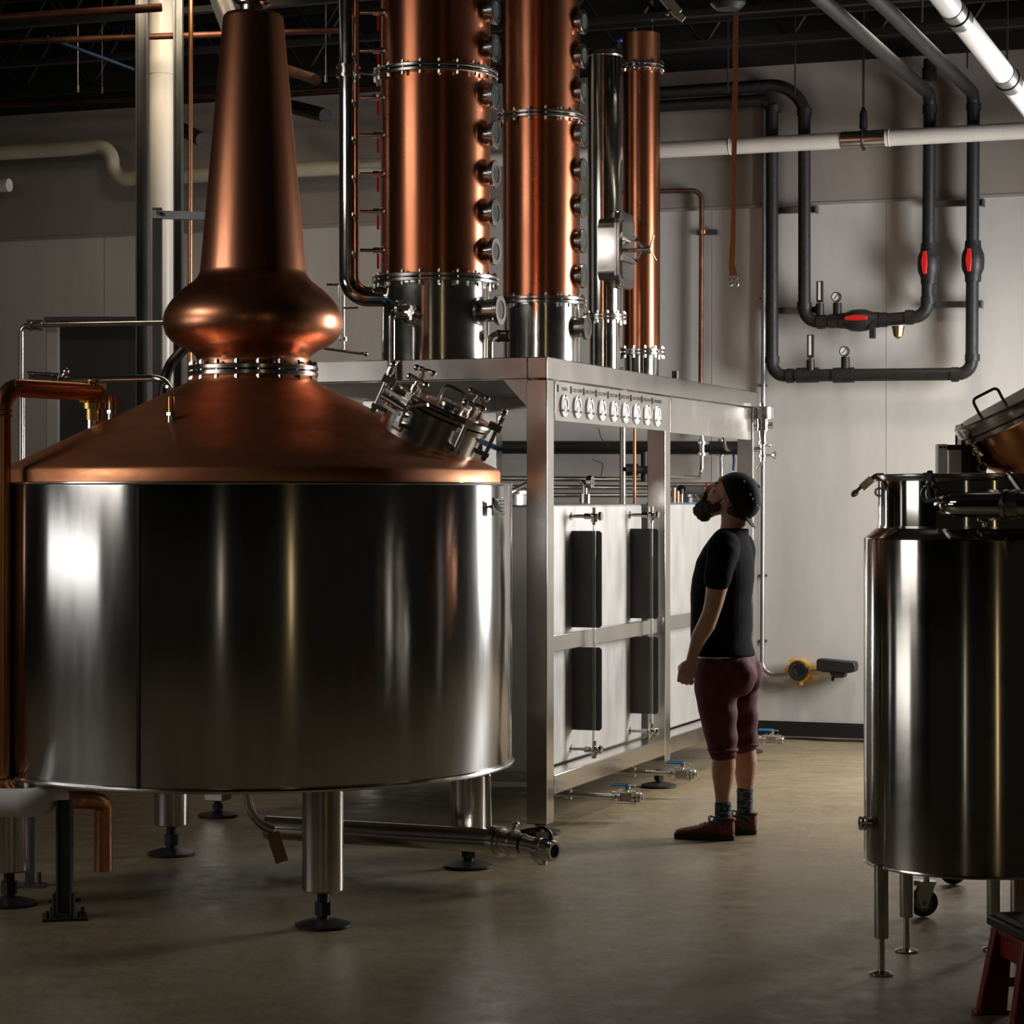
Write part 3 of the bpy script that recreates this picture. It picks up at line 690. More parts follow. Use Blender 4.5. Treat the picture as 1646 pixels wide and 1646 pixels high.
MB().lathe([(0, .0), (.07, .0), (.10, .03), (.10, .12), (0, .14)], P(1170, 15, 13.3), Z, 28).build('housing', M['dark'], fx)
m = MB(); m.beam(P(1063, -10, 12.5), P(1090, 22, 12.5), .05, .05, V3(0, 1, 0)); m.box(P(1092, 26, 12.5), (.06, .04, .03), (V3(.8, 0, -.6), V3(0, 1, 0), V3(.6, 0, .8))); m.m = 1; m.cyl(P(1072, 24, 12.48), P(1076, 16, 12.48), .01)
tag(m.build('ceiling_clamp', [mat('pale_clamp', (.42, .39, .34), .6), M['steel']]), 'pale clamp hanging from the ceiling above the rear copper column', 'clamp')
m = MB(); m.beam(B(4.3, -4, 4.62), B(4.3, 2.5, 4.62), .05, .05); m.beam(B(4.3, -4, 4.78), B(4.3, 2.5, 4.78), .05, .03)
tag(m.build('ceiling_rail', M['joist']), 'dark twin rail spanning under the ceiling above the wall pipes', 'rail')
ceil_items = [((-20, 30, 13.5), (260, 12, 13.5), .025, 'copper_dim', 'dim copper tube under the ceiling at the top left corner'),
    ((-20, 68, 14.5), (560, 48, 14.6), .02, 'copper_dim', 'dim second copper tube under the ceiling at top left'),
    ((440, 105, 14.2), (508, 128, 13.0), .03, 'copper_dim', 'dim copper pipe end behind the still neck'),
    ((-20, 170, 17.5), (620, 140, 16.5), .02, 'copper_dim', 'thin copper tube just above the left wall top')]
for a_, b_, r_, mt, lb in ceil_items:
    tag(MB().tube([P(*a_), P(*b_)], r_, 0, 12).build('ceiling_pipe', M[mt]), lb, 'pipe')
tag(MB().tube([P(75, 60, 14.8), P(215, 112, 14.8)], .012, 0, 10).build('blue_cable', M['blue_dark']), 'blue cable sloping through the dark ceiling space', 'cable')
for px_, py_, lb in ((125, 148, 'short threaded rod hanging left of the twin ceiling rods'), (164, 150, 'short threaded rod with coupling under the dark ceiling'), (524, 132, 'long threaded rod left of the tall steel downpipe'), (1049, 60, 'threaded rod above the rear copper column')):
    c = P(px_, py_, 15.3); m = MB().tube([c, V3(c.x, c.y, 5.4)], .005, 0, 6); m.cyl(c, c + Z * .04, .011, seg=6)
    tag(m.build('threaded_rod', M['steel']), lb, 'rod')
m = MB(); m.tube([P(286, 205, 16.8), P(326, 225, 16.2)], .05, 0, 20); tag(m.build('black_pipe_stub', M['black_pipe']), 'short black pipe end left of the still neck', 'pipe')
m = MB(); m.tube([P(470, 172, 16.8), P(524, 186, 16.2)], .05, 0, 20); tag(m.build('black_pipe_stub', M['black_pipe']), 'short black pipe end right of the still neck', 'pipe')
# ------------------------------------------------------------------ steel skid frame
FR = thing('skid_frame', 'brushed stainless rectangular frame carrying the copper columns', 'frame', B(0, 0, 0))
ZT = 2.31; PW = .105
def post(t, s, z0=.085, bot=True):
    p = MB().boxb((t, s, z0), (t + PW, s + PW, ZT - .11)).build('post', M['frame_steel'], FR, bevel=.004)
    c = B(t + PW / 2, s + PW / 2, 0)
    q = MB().lathe([(0, .004), (.10, .004), (.10, .014), (.03, .03), (0, .03)], c, Z, 36).cyl(c + Z * .02, c + Z * .1, .018); q.cyl(c + Z * .04, c + Z * .065, .03, seg=6)
    q.build('foot', M['dark'], p); return p
LS = 1.75
for t in (0, 1.98, 3.93):
    post(t, 0, .05 if t == 0 else .17 if t > 2 else .15)
    post(t, LS, .085)
BW = .11
MB().boxb((0, 0, ZT - .105), (4.035, .10, ZT)).build('top_beam', M['frame_steel'], FR, bevel=.005)
MB().boxb((0, .1, ZT - .105), (.10, LS + .1, ZT)).build('top_beam', M['frame_steel'], FR, bevel=.004)
MB().boxb((3.93, .1, ZT - .105), (4.035, LS + .1, ZT)).build('top_beam', M['frame_steel'], FR)
MB().boxb((.1, LS, ZT - .105), (3.93, LS + .1, ZT)).build('top_beam', M['frame_steel'], FR)
MB().boxb((.1, .1, ZT - .018), (3.93, LS, ZT - .008)).build('deck_plate', M['dark'], FR)  # dark material stands in for shade under the deck
MB().boxb((.11, 0, .185), (1.98, .12, .28)).build('bottom_beam', M['frame_steel'], FR, bevel=.004)
MB().boxb((2.085, 0, .185), (3.93, .12, .28)).build('bottom_beam', M['frame_steel'], FR, bevel=.004)
def zs(py_, px_, s=0): return Ps(px_, py_, s).z
MB().boxb((.11, .025, .875), (1.93, .04, .955)).build('mid_rail', M['frame_steel'], FR, bevel=.002)
MB().boxb((2.085, .05, .875), (3.93, .07, .955)).build('mid_rail', M['frame_steel'], FR, bevel=.002)
# gussets
for (t, s_, du, dv) in ((.05, .105, 0, 1), (.105, .05, 1, 0)):
    m = MB(); ax = (V if dv else U, Z, U if dv else V); c = B(t, s_, ZT - .105)
    m.prism([(0, 0), (.13, 0), (0, -.14)], c, ax, .06); m.build('gusset', M['frame_steel'], FR)

# gauge panel
PZ1 = zs(609, 890); PZ0 = zs(676, 890)
PN = thing('gauge_panel', 'stainless instrument panel with nine round dials on the frame', 'panel', B(.1, 0, 2.0))
z1, z0 = ZT - .112, ZT - .112 - .195
MB().boxb((.112, -.004, z0), (1.972, .006, z1)).build('plate', M['frame_steel'], PN, bevel=.002)
names = ['MASH', 'COL.1 TEMP', 'DEPH.1 TEMP', 'COL.2 TEMP', 'COL.3 TEMP', 'DEPH.2 TEMP', 'COL.4 TEMP', 'DEPH.3 TEMP', 'CONDENSER']
cols = [906.5, 927.3, 947.5, 967, 986, 1004.5, 1022.3, 1039.5, 1056]
for k, px_ in enumerate(cols):
    p = Ps(px_, 650 + k * 2.3, -.006); c = V3(p.x, p.y, z0 + .078)
    m = MB(); m.ring(c, -V, .056, .042, .016, 36); m.disc(c, -V, .05, .006)
    for a in (90, 210, 330):
        a = math.radians(a); m.m = 2; m.cyl(c - U * (.048 * math.cos(a)) + Z * .048 * math.sin(a) - V * .004, c - U * (.048 * math.cos(a)) + Z * .048 * math.sin(a) - V * .012, .0055, seg=8)
    m.m = 1; m.disc(c - V * .004, -V, .042, .002)
    m.m = 2; m.beam(c - V * .007, c - V * .007 - U * .012 - Z * .03, .003, .001, V)
    m.torus(c - V * .006, -V, .034, .001, 24, 4, 0, pi * 1.3)
    g = m.build('dial', [M['alu'], M['dial'], M['ink']], PN)
    cu = D.curves.new('label', 'FONT'); cu.body = names[k]; cu.size = .026; cu.align_x = 'CENTER'; cu.extrude = .0004
    cu.materials.append(M['ink']); o = D.objects.new('label_text', cu); COL.objects.link(o); me_ = D.meshes.new_from_object(o.evaluated_get(bpy.context.evaluated_depsgraph_get())); D.objects.remove(o); o = D.objects.new('label_text', me_); COL.objects.link(o); o.parent = PN
    bs = Matrix((U, Z, -V)).transposed().to_4x4()
    o.matrix_local = Matrix.Translation(c + Z * .074 + U * .015 - V * .002 - PN.location) @ bs
    mm = MB(); mm.box(c + Z * .082 - U * .085 - V * .0, (.006, .004, .036), (U, V, Z)); mm.build('tick_mark', M['ink'], PN)
m = MB(); m.boxb((2.087, -.004, z0 - .005), (3.86, .006, z1)); m.build('blank_plate', noise_on(mat('rippled_steel', (.6, .58, .55), .22, 1), (.52, .5, .47), (.64, .62, .59), (1, 1, .4), 2.2, 3, .3, .7, (.2, .3), .08, bdist=.03), FR)

# storage tanks inside the frame
def store(t0, t1, label):
    T = thing('feed_tank', label, 'tank', B(t0, .12, .3))
    MB().boxb((t0, .12, .285), (t1, LS - .05, 1.593)).build('body', M['sheet'], T, bevel=.012)
    return T
T1 = store(.14, 1.93, 'square stainless feed tank with two sight tubes in the near bay')
T2 = store(2.14, 3.88, 'square stainless feed tank in the far bay behind the man')
# folded guard plates with level tubes
def gauge_col(T, t, both=True):
    for (z0_, z1_) in ((.965, 1.46), (.44, .865)):
        m = MB(); m.prism([(0, z0_), (.148, z0_), (.16, z0_ + .012), (.16, z1_ - .012), (.148, z1_), (0, z1_)], B(t + .02, .12, 0), (-V, Z, U), .006)
        m.build('guard_plate', M['plate_dark'], T)
    s_ = .12 - .125
    top = 1.515; bot = .355
    m = MB(); m.tube([B(t, s_, bot), B(t, s_, top)], .0095, 0, 12); m.build('level_tube', M['clear'], T)
    m = MB()
    for z_ in (top + .02, bot - .01):
        m.cyl(B(t, .12, z_), B(t, s_ - .02, z_), .009, seg=12); m.ring(B(t, .12, z_), V, .022, .008, .006)
        m.cyl(B(t, s_ + .05, z_), B(t, s_ + .02, z_), .017, seg=6)
        m.cyl(B(t, s_, z_ - .045), B(t, s_, z_ + .045), .012, seg=12); m.cyl(B(t, s_, z_ - .03), B(t, s_, z_ - .012), .018, seg=6)
        m.lathe([(0, 0), (.018, 0), (.024, .008), (.02, .02), (0, .022)], B(t, s_ - .022, z_), -V, 16)
        m.ball(B(t, s_, z_), .021, seg=12, rings=8)
    m.build('tube_valve', M['steel'], T)
tA = (Ps(955, 900, -.005) - P0).dot(U); tB = (Ps(1047, 900, -.005) - P0).dot(U)
gauge_col(T1, tA); gauge_col(T1, tB)
# hatch on tank 1 and fittings
m = MB(); c = B(.55, .50, 1.593); m.lathe([(.19, 0), (.19, .05), (.21, .055), (.21, .07), (0, .09)], c, Z, 48); m.tube([B(.3, .3, 1.66), B(.8, .4, 1.70)], .012)
m.build('hatch', M['steel'], T1)
m = MB(); c = Ps(940, 806, .25); c.z = 1.6; m.cyl(c, c + Z * .05, .03); m.tube([c + Z * .04, c + Z * .1, c + Z * .12 + V * .02], .014, .03); m.ring(c + Z * .115 - V * .03, -V, .034, .02, .03); m.m = 1; m.disc(c + Z * .115 - V * .04, -V, .026, .008)
m.build('top_valve', [M['steel'], M['glass']], T1)
m = MB(); c = Ps(1125, 803, .45); c.z = 1.593
m.lathe([(.17, 0), (.17, .04), (.19, .045), (.19, .06), (0, .07)], c, Z, 40); m.build('hatch', M['steel'], T2)
for k in range(3): q_ = Ps(1083 + 6 * k, 803, .3); q_.z = 1.592; MB().cyl(q_, q_ + Z * (.10 - .02 * k), .012).build('copper_stub', M['copper_bright'], T2)
m = MB(); m.boxb((2.14, .13, 1.594), (3.88, .16, 1.602)); m.build('blue_seal_strip', mat('dark_blue_gasket', (.02, .06, .16), .5), T2)
# drain valves under the frame
def drain(px_, py_, label, L=.30):
    c = Ps(px_, py_, 0); z_ = .155
    c = Ps(px_, py_, -.20); 
    T = thing('drain_valve', label, 'valve', c, 'blue handled ball valves under the frame')
    a_ = c + V * L; m = MB(); m.cyl(a_ + V * .25, c, .013, seg=14); m.disc(a_, V, .026, .03); m.box(a_, (.03, .04, .05), (U, V, Z)); m.cyl(a_, a_ + Z * .14, .007); m.disc(c + V * .05, V, .026, .018)
    m.build('pipe', M['steel'], T)
    m = MB(); m.box(c - V * .02, (.045, .062, .05), (U, V, Z)); sight_union(m, c - V * .02, V, .075, .036); m.disc(c - V * .075, V, .028, .012); m.cyl(c - V * .05, c - V * .09, .017); m.ring(c - V * .09, V, .027, .014, .01)
    m.cyl(c - V * .02, c - V * .02 + Z * .055, .012)
    m.build('valve_body', M['steel'], T)
    m = MB(); e = c - V * .015 + Z * .058; m.box(e + V * .035 , (.022, .095, .008), (U, V, Z)); m.box(e + V * .035 + Z * .002 + U * .01, (.004, .09, .014), (U, V, Z)); m.m = 1; m.box(e - V * .02, (.02, .05, .006), (U, V, Z))
    lab(m.build('handle', [M['blue'], M['steel']], T, bevel=.002), 'blue lever handle')
    return T
drain(1003, 1281, 'blue handled drain valve nearest the front frame post')
drain(1092, 1244, 'blue handled drain valve by the middle frame post', .27)
drain(1236, 1189, 'blue handled drain valve at the far end beside the wall', .3)
# control handles behind man near end post
m = MB()
for z_ in (.58, .42): m.tube([B(3.86, .02, z_), B(3.5, -.02, z_ + .0)], .006)
m.build('rear_bracket', M['steel'], FR)

# pipework above the tanks inside the frame
def inner(pts, r, mt, label, name='process_pipe', bend=.08, cat='pipe'):
    return tag(MB().tube(pts, r, bend, 14).build(name, M[mt]), label, cat)
S1 = 1.0
inner([Pt(760, 719, 4.92), Pt(1215, 720, 4.92)], .047, 'black_pipe', 'thick black pipe running level along the wall behind the feed tanks')
inner([Pt(760, 769, 4.85), Pt(1048, 771, 4.85)], .020, 'steel', 'upper thin steel pipe level on the wall behind the near tank')
inner([Pt(760, 783, 4.9), Pt(1048, 784, 4.9)], .020, 'steel', 'middle thin steel pipe level on the wall behind the near tank')
inner([Pt(760, 796, 4.85), Pt(1048, 796, 4.85)], .018, 'steel', 'lower thin steel pipe level on the wall behind the near tank')
inner([Ps(1001, 590, 1.0), Ps(1001, 840, 1.0)], .022, 'steel', 'vertical steel pipe passing down inside the near bay', bend=0)
inner([Ps(1020, 590, .9), Ps(1020, 840, .9)], .011, 'copper_pipe', 'vertical thin copper tube inside the near bay', bend=0)
inner([Ps(1128, 700, .5), Ps(1128, 768, .5), Ps(1060, 766, .5)], .014, 'steel', 'steel tube bending left below the blank plate')
inner([Ps(1159, 705, .5), Ps(1160, 815, .5)], .012, 'steel', 'vertical steel tube above the cap of the man', bend=0)
inner([Pt(1050, 780, 4.85), Pt(1215, 779, 4.85)], .018, 'steel', 'upper level steel pipe in the far bay')
inner([Pt(1050, 793, 4.85), Pt(1140, 792, 4.85)], .016, 'steel', 'lower level steel pipe in the far bay')
m = MB(); m.tube([Ps(1095, 787, .35), Ps(1126, 787, .35), Ps(1137, 806, .35)], .03, .05, 12); m.cyl(Ps(1095, 787, .35), Ps(1092, 812, .35), .02)
tag(m.build('rubber_hose', M['black']), 'thick black hose with bend on top of the far tank', 'hose')
m = MB(); c = Ps(1137, 786, .3); m.beam(c + Z * .02, c - Z * .02 - V * .03, .035, .012); m.m = 1; m.beam(c + Z * .02, c + Z * .035 + V * .004, .02, .012)
tag(m.build('marker_clip', [M['white'], M['red']]), 'small white clip with red tip on the black hose', 'clip')
m = MB()
for px_ in (1128, 1159):
    for py_, in ((730,), (712,)):
        c = Ps(px_, py_, .5); m.disc(c, Z, .03, .02); m.cyl(c - U * .06, c + U * .05, .008); m.box(c + V * -.03, (.03, .04, .02), (U, V, Z))
m.cyl(Ps(1128, 730, .5), Ps(1128, 705, .5), .02); m.cyl(Ps(1159, 730, .5), Ps(1159, 705, .5), .02)
m.tube([Ps(1163, 700, .4), Ps(1166, 722, .4), Ps(1186, 723, .4)], .013, .05, 12); c = Ps(1191, 722, .35); m.torus(c, -U, .028, .008, 24, 8); m.disc(c, -U, .018, .02); m.box(c + Z * .035 + V * .03, (.02, .02, .02))
tag(m.build('clamped_manifold', M['steel']), 'steel clamp fittings and round clamp hanging below the blank plate', 'fittings')
m = MB(); m.tube([Ps(1179, 728, .4), Ps(1180, 740, .4), Ps(1179, 756, .4)], .009); tag(m.build('blue_lever', M['blue_dark']), 'dark blue lever hanging just above the cap', 'lever')
m = MB(); c = Ps(1036, 755, .9); m.box(c, (.1, .12, .05), (U, V, Z)); m.box(c + V * .1, (.05, .10, .08), (U, V, Z)); m.cyl(c - Z * .08, c + Z * .12, .025); m.cyl(Ps(1004, 754, .95), c, .015)
tag(m.build('actuated_valve', M['black_pipe']), 'black valve body beside the dark middle post inside the frame', 'valve')
m = MB(); m.tube([Ps(962, 688, 1.2), Ps(966, 705, 1.2), Ps(980, 717, 1.2)], .003, .03, 5); m.tube([Ps(952, 738, 1.2), Ps(970, 745, 1.2), Ps(966, 765, 1.2)], .003, .03, 5)
tag(m.build('loose_wire', M['black']), 'thin black wires dangling above the near tank', 'wire')
# parrot at the far corner
pr_ = thing('spirit_sampler', 'polished steel sampling valve with round cup at the far frame corner', 'sampler', B(4.05, -.02, 1.7))
c = Ps(1226, 664, -.05); 
def cz(py_): return V3(c.x, c.y, EYE + (HZ - py_) / F * c.y)
MB().lathe([(0, cz(674).z), (.075, cz(674).z), (.076, cz(673).z), (.076, cz(655).z), (.07, cz(654).z), (.02, cz(653).z), (.02, cz(648).z), (0, cz(648).z)], V3(c.x, c.y, 0), Z, 36).build('cup', M['steel'], pr_)
m = MB(); m.cyl(cz(674), cz(692), .045, .038); m.cyl(cz(692), cz(712), .03, .022); m.cyl(cz(712), cz(742), .017); m.disc(cz(690), Z, .045, .02); m.disc(cz(712), Z, .03, .018); m.disc(cz(733), Z, .026, .014); m.tube([cz(740), cz(748) + V * .02, cz(755) + V * .04], .008)
m.build('barrel', M['steel'], pr_)
m = MB(); e = cz(732); m.cyl(e, e - V * .07, .008); m.lathe([(0, 0), (.012, 0), (.026, .02), (.02, .03), (0, .032)], e - V * .06, -V, 18); m.build('valve_knob', M['steel'], pr_); m = MB(); e = cz(684); m.cyl(e, e - V * .07, .02); m.cyl(e + V * .2, e, .006); e = cz(722); m.cyl(e + V * .16, e, .016); m.disc(e + V * .1, V, .034, .02); m.box(e + V * .1 - Z * .04, (.012, .012, .06)); e = cz(716); m.cyl(e, e - V * .04 , .006); m.ball(e - V * .045, .012)
m.build('side_valve', M['steel'], pr_)

# ------------------------------------------------------------------ columns
def col_at(px_, s_):
    return V3(*Ps(px_, HZ, s_)[:2], 0)
def yz(py_, Y): return EYE + (HZ - py_) / F * Y
def column(name, label, px_, s_, rpx, secs, flanges, extra=None):
    c = col_at(px_, s_); T = thing(name, label, 'column', c + Z * ZT)
    r = rpx / F * c.y
    for (nm, mt, z0_, z1_, k) in secs:
        MB().lathe([(0, z0_), (r * k, z0_), (r * k, z1_ - .004), (r * k - .004, z1_), (0, z1_)], c, Z, 96).build(nm, M[mt], T)
    for z_, fr_, nb in flanges:
        m = MB(); m.ring(c + Z * (z_ + .012), Z, r + fr_, r * .9, .018, 96).ring(c + Z * (z_ - .012), Z, r + fr_, r * .9, .018, 96)
        m.bolts(c + Z * z_, Z, r + fr_ * .62, nb, .010, .075, .1); m.build('flange', M['steel'], T)
    return T, c, r
def sight(T, c, r, z_, dist, R_=.068, dirn=None):
    n = (-V) if dirn is None else dirn
    m = MB(); m.cyl(c + Z * z_ + n * (r * .9), c + Z * z_ + n * (dist - .01), R_ * .78, seg=36)
    m.ring(c + Z * z_ + n * (dist - .012), n, R_, R_ * .7, .014, 44).ring(c + Z * z_ + n * dist, n, R_ * 1.03, R_ * .66, .012, 44)
    g = m.build('sight_glass', M['steel'], T)
    m = MB(); m.disc(c + Z * z_ + n * (dist - .002), n, R_ * .68, .008, 36); m.build('pane', M['glass'], g)
T, c, r = column('copper_column', 'large front copper column with a row of round sight glasses', 700, .727, 88,
    [('base_section', 'steel_col', ZT - .01, 2.72, .985), ('copper_section', 'copper_col', 2.73, 3.76, 1), ('copper_section', 'copper_col', 3.775, 5.2, 1)],
    [(2.725, .045, 20), (3.767, .04, 20)])
Yg = c.y - .33 * .349
for py_ in (17, 77, 153.6, 216.5, 279.6, 341.8, 404): sight(T, c, r, yz(py_, Yg), .325)
sight(T, c, r * .98, yz(498.5, Yg), .35, .074)
# tray drains with red levers on the far left side
for py_ in (25, 86, 161, 221, 283, 343, 405):
    z_ = yz(py_, c.y); e = c + V3(-r * .93, -.08, z_); e2 = e - V3(.12, 0, 0)
    m = MB(); m.cyl(e2, e + V3(.04, 0, 0), .009, seg=10); m.cyl(e - V3(.055, 0, 0), e - V3(.02, 0, 0), .016, seg=6); m.disc(e - V3(.005, 0, 0), V3(1, 0, 0), .02, .02)
    v = m.build('drain_cock', M['steel'], T)
    m = MB(); m.box(e - V3(.028, .01, .055), (.012, .006, .075)); lab(m.build('lever', M['red'], v), 'red lever')
# outlet valve and drop pipe at front left of base
c1, rr1 = c, r
q = P(650, 497, c.y - .33)
m = MB(); m.tube([P(629, 640, q.y - .02), P(629, 503, q.y - .02), P(646, 500, q.y)], .019, .075, 18)
lp = m.build('drop_pipe', M['steel'], T)
m = MB(); sight_union(m, P(652, 502, q.y), V3(.8, -.4, -.1), .05, .035); m.ring(P(641, 497, q.y), V3(.9, -.3, 0), .045, .02, .02); sight_union(m, P(660, 510, q.y + .03), V3(.8, .5, -.3), .03, .035); m.cyl(P(655, 503, q.y), P(672, 512, c.y - r * .9), .02)
m.box(P(644, 486, q.y), (.05, .03, .02)); m.build('outlet_valve', M['steel'], T)
m = MB(); m.tube([P(590, 481, q.y), P(624, 480, q.y), P(632, 487, q.y)], .006, .02, 6); lab(m.build('lever', M['blue'], T), 'blue lever')
m = MB(); m.tube([P(788, 600, c.y - .1), P(788, 540, c.y - .1), P(800, 536, c.y - .1)], .014, .05, 14); sight_union(m, P(807, 540, c.y - .1), V3(1, .2, 0), .04, .032)
m.build('side_line', M['steel'], T)
# tall stainless vapour pipe at left of the column
Yv = 12.0
vp = thing('vapour_pipe', 'tall polished steel pipe sweeping into the base of the front column', 'pipe', P(561, 300, Yv))
MB().tube([P(561, -60, Yv), P(561, 477, Yv), P(625, 477, Yv)], .0505, .20, 32, nb=14).build('tube', M['steel_col'], vp, 50)
m = MB()
for py_ in (107, 122): m.disc(P(560, py_, Yv), Z, .062, .014, 36)
m.cyl(P(560, 104, Yv), P(560, 125, Yv), .055, seg=30); m.tube([P(575, 117, Yv), P(612, 121, Yv)], .006)
m.build('clamp', M['steel'], vp)
# thin instrument stand
m = MB(); m.tube([P(525, 457, 12.3), P(545, 457, 12.3)], .008); m.tube([P(545, 457, 12.3), P(545, 545, 12.3)], .007, 0, 8); m.tube([P(552, 475, 12.4), P(552, 562, 12.4)], .007); m.tube([P(550, 495, 12.4), P(576, 494, 12.4)], .007)
m.disc(P(552, 545, 12.35), Z, .02, .02); m.tube([P(520, 560, 12.3), P(577, 568, 12.3), P(585, 568, 12.3)], .007); m.ball(P(588, 569, 12.3), .012)
tag(m.build('instrument_lines', M['steel']), 'cluster of hair thin steel lines between bulb and front column', 'tubing')
T, c, r = column('copper_column', 'second copper column with sight glasses, behind the front one', 870, .727, 62,
    [('base_section', 'steel_col', ZT - .01, 2.74, .985), ('copper_section', 'copper_col', 2.748, 3.785, 1), ('copper_section', 'copper_col', 3.80, 5.3, 1)],
    [(2.744, .038, 16), (3.79, .034, 16)])
Yg = c.y - .09
for py_ in (35, 90, 147, 216, 274, 331, 387.6, 444): sight(T, c, r, yz(py_, Yg), .255)
sight(T, c, r * .98, yz(526, Yg), .275, .07)
T, c, r = column('steel_column', 'slim stainless column with an oval access door', 972, .727, 27.5,
    [('base_section', 'steel_col', ZT - .01, 2.735, .9), ('shell', 'steel_col', 2.745, 4.36, 1)], [(2.74, .03, 12)])
zt_ = yz(80, c.y)
MB().lathe([(r, 4.35), (r * .95, 4.38), (r * .5, 4.41), (0, 4.42)], c, Z, 60).torus(c + Z * 4.35, Z, r, .008, 50).build('domed_cap', M['steel'], T)
m = MB(); e = c + V3(.09, 0, 4.38); m.cyl(e, e + Z * .06, .012); m.m = 1; m.ball(e + Z * .07, .022, (1, .6, .7), seg=10, rings=8); m.build('top_tap', [M['steel'], mat('dark_blue_knob', (.02, .03, .3), .4)], T)
# access door
def rrect(wd, ht, rad, n=8):
    o_ = []
    for cx_, cy_, a0 in ((wd - rad, ht - rad, 0), (-wd + rad, ht - rad, 90), (-wd + rad, -ht + rad, 180), (wd - rad, -ht + rad, 270)):
        for i in range(n + 1):
            a = math.radians(a0 + 90 * i / n); o_.append((cx_ + rad * math.cos(a), cy_ + rad * math.sin(a)))
    return o_
zd = yz(404, c.y); dc = c + Z * zd
m = MB(); m.prism(rrect(.14, .20, .075), dc - V * .06, (U, Z, -V), .12); m.prism(rrect(.165, .235, .085), dc - V * .122, (U, Z, -V), .014)
dr_ = m.build('door_neck', M['steel'], T)
m = MB(); m.prism(rrect(.16, .23, .08), dc - V * .137, (U, Z, -V), .012); m.m = 1; m.prism(rrect(.12, .18, .06), dc - V * .147, (U, Z, -V), .01)
dd_ = m.build('access_door', [M['steel'], M['steel_col']], T)
m = MB(); 
for z_ in (.08, -.06): m.beam(dc - V * .165 - U * .17 + Z * z_, dc - V * .165 + U * .12 + Z * z_, .012, .03)
m.beam(dc - V * .165 + U * .12 + Z * .08, dc - V * .255 - U * .0 + Z * .01, .01, .02); m.beam(dc - V * .165 + U * .12 - Z * .06, dc - V * .255 + Z * .01, .01, .02)
m.cyl(dc - V * .15, dc - V * .29, .014); m.disc(dc - V * .28, -V, .022, .02)
for a in (80, 200, 320):
    a = math.radians(a); m.cyl(dc - V * .29, dc - V * .31 + U * .09 * math.cos(a) + Z * .09 * math.sin(a), .006)
m.build('star_handle', M['steel'], dd_)
T, c, r = column('copper_column', 'slim rear copper column without sight glasses', 1031, .727, 30,
    [('base_section', 'steel_col', ZT - .01, 2.565, .93), ('copper_section', 'copper_col', 2.575, 4.40, 1), ('copper_cap', 'copper', 4.42, 4.63, 1)], [(2.57, .032, 12), (4.41, .03, 12)])
m = MB(); e = B(2.35, .05, ZT); m.cyl(e, e + Z * .05, .02); m.build('cable_gland', M['black'], FR)
# ------------------------------------------------------------------ right kettle on legs
KC = V3(1.605, 8.2, 0); kr = .381
KT = thing('mixing_kettle', 'tall mirror polished steel kettle on slender legs at the right', 'kettle', KC)
MB().lathe([(0, .365), (kr - .012, .362), (kr, .372), (kr, 1.482), (kr - .004, 1.49), (.335, 1.522), (.335, 1.53)], KC, seg=144).build('body', M['kettle'], KT, 40)
MB().torus(KC + Z * .367, Z, kr - .003, .0065, 120, 8).build('bottom_weld', M['steel'], KT)
nr = .332
MB().lathe([(nr, 1.515), (nr, 1.69), (nr + .002, 1.692)], KC, seg=120).build('collar', M['mirror'], KT)
MB().lathe([(nr - .02, 1.683), (nr + .012, 1.683), (nr + .014, 1.686), (nr + .014, 1.704), (nr + .010, 1.707), (nr - .03, 1.707), (nr - .06, 1.709), (0, 1.712)], KC, seg=120).build('lid', M['steel'], KT)
def kp(px_, r=kr):        # azimuth of a column on the kettle
    a = (px_ - 1567) / 176.0 * (kr / r); a = math.asin(max(-1, min(1, a))) - .192
    d = V3(math.sin(a), -math.cos(a), 0); return KC + d * r, d
for px_, Y in ((1417, 8.06), (1457, 8.47), (1597, 8.50), (1636, 7.95)):
    x = (px_ - 823) / F * Y; c = V3(x, Y, 0)
    l = MB().lathe([(0, .125), (.0235, .125), (.0255, .128), (.0255, .375), (0, .375)], c, Z, 26).build('leg', M['steel'], KT)
    MB().lathe([(0, .003), (.042, .003), (.042, .007), (.012, .016), (.011, .13), (0, .13)], c, Z, 28).build('foot', M['steel'], l)
m = MB(); e = V3(KC.x - kr, 8.13, EYE + (HZ - 1323) / F * 8.13); xd = V3(-1, -.1, 0)
m.cyl(e - xd * .02, e + xd * .028, .017); m.ring(e + xd * .012, xd, .026, .012, .008, 24).ring(e + xd * .026, xd, .025, .012, .006, 24); m.build('side_ferrule', M['steel'], KT)
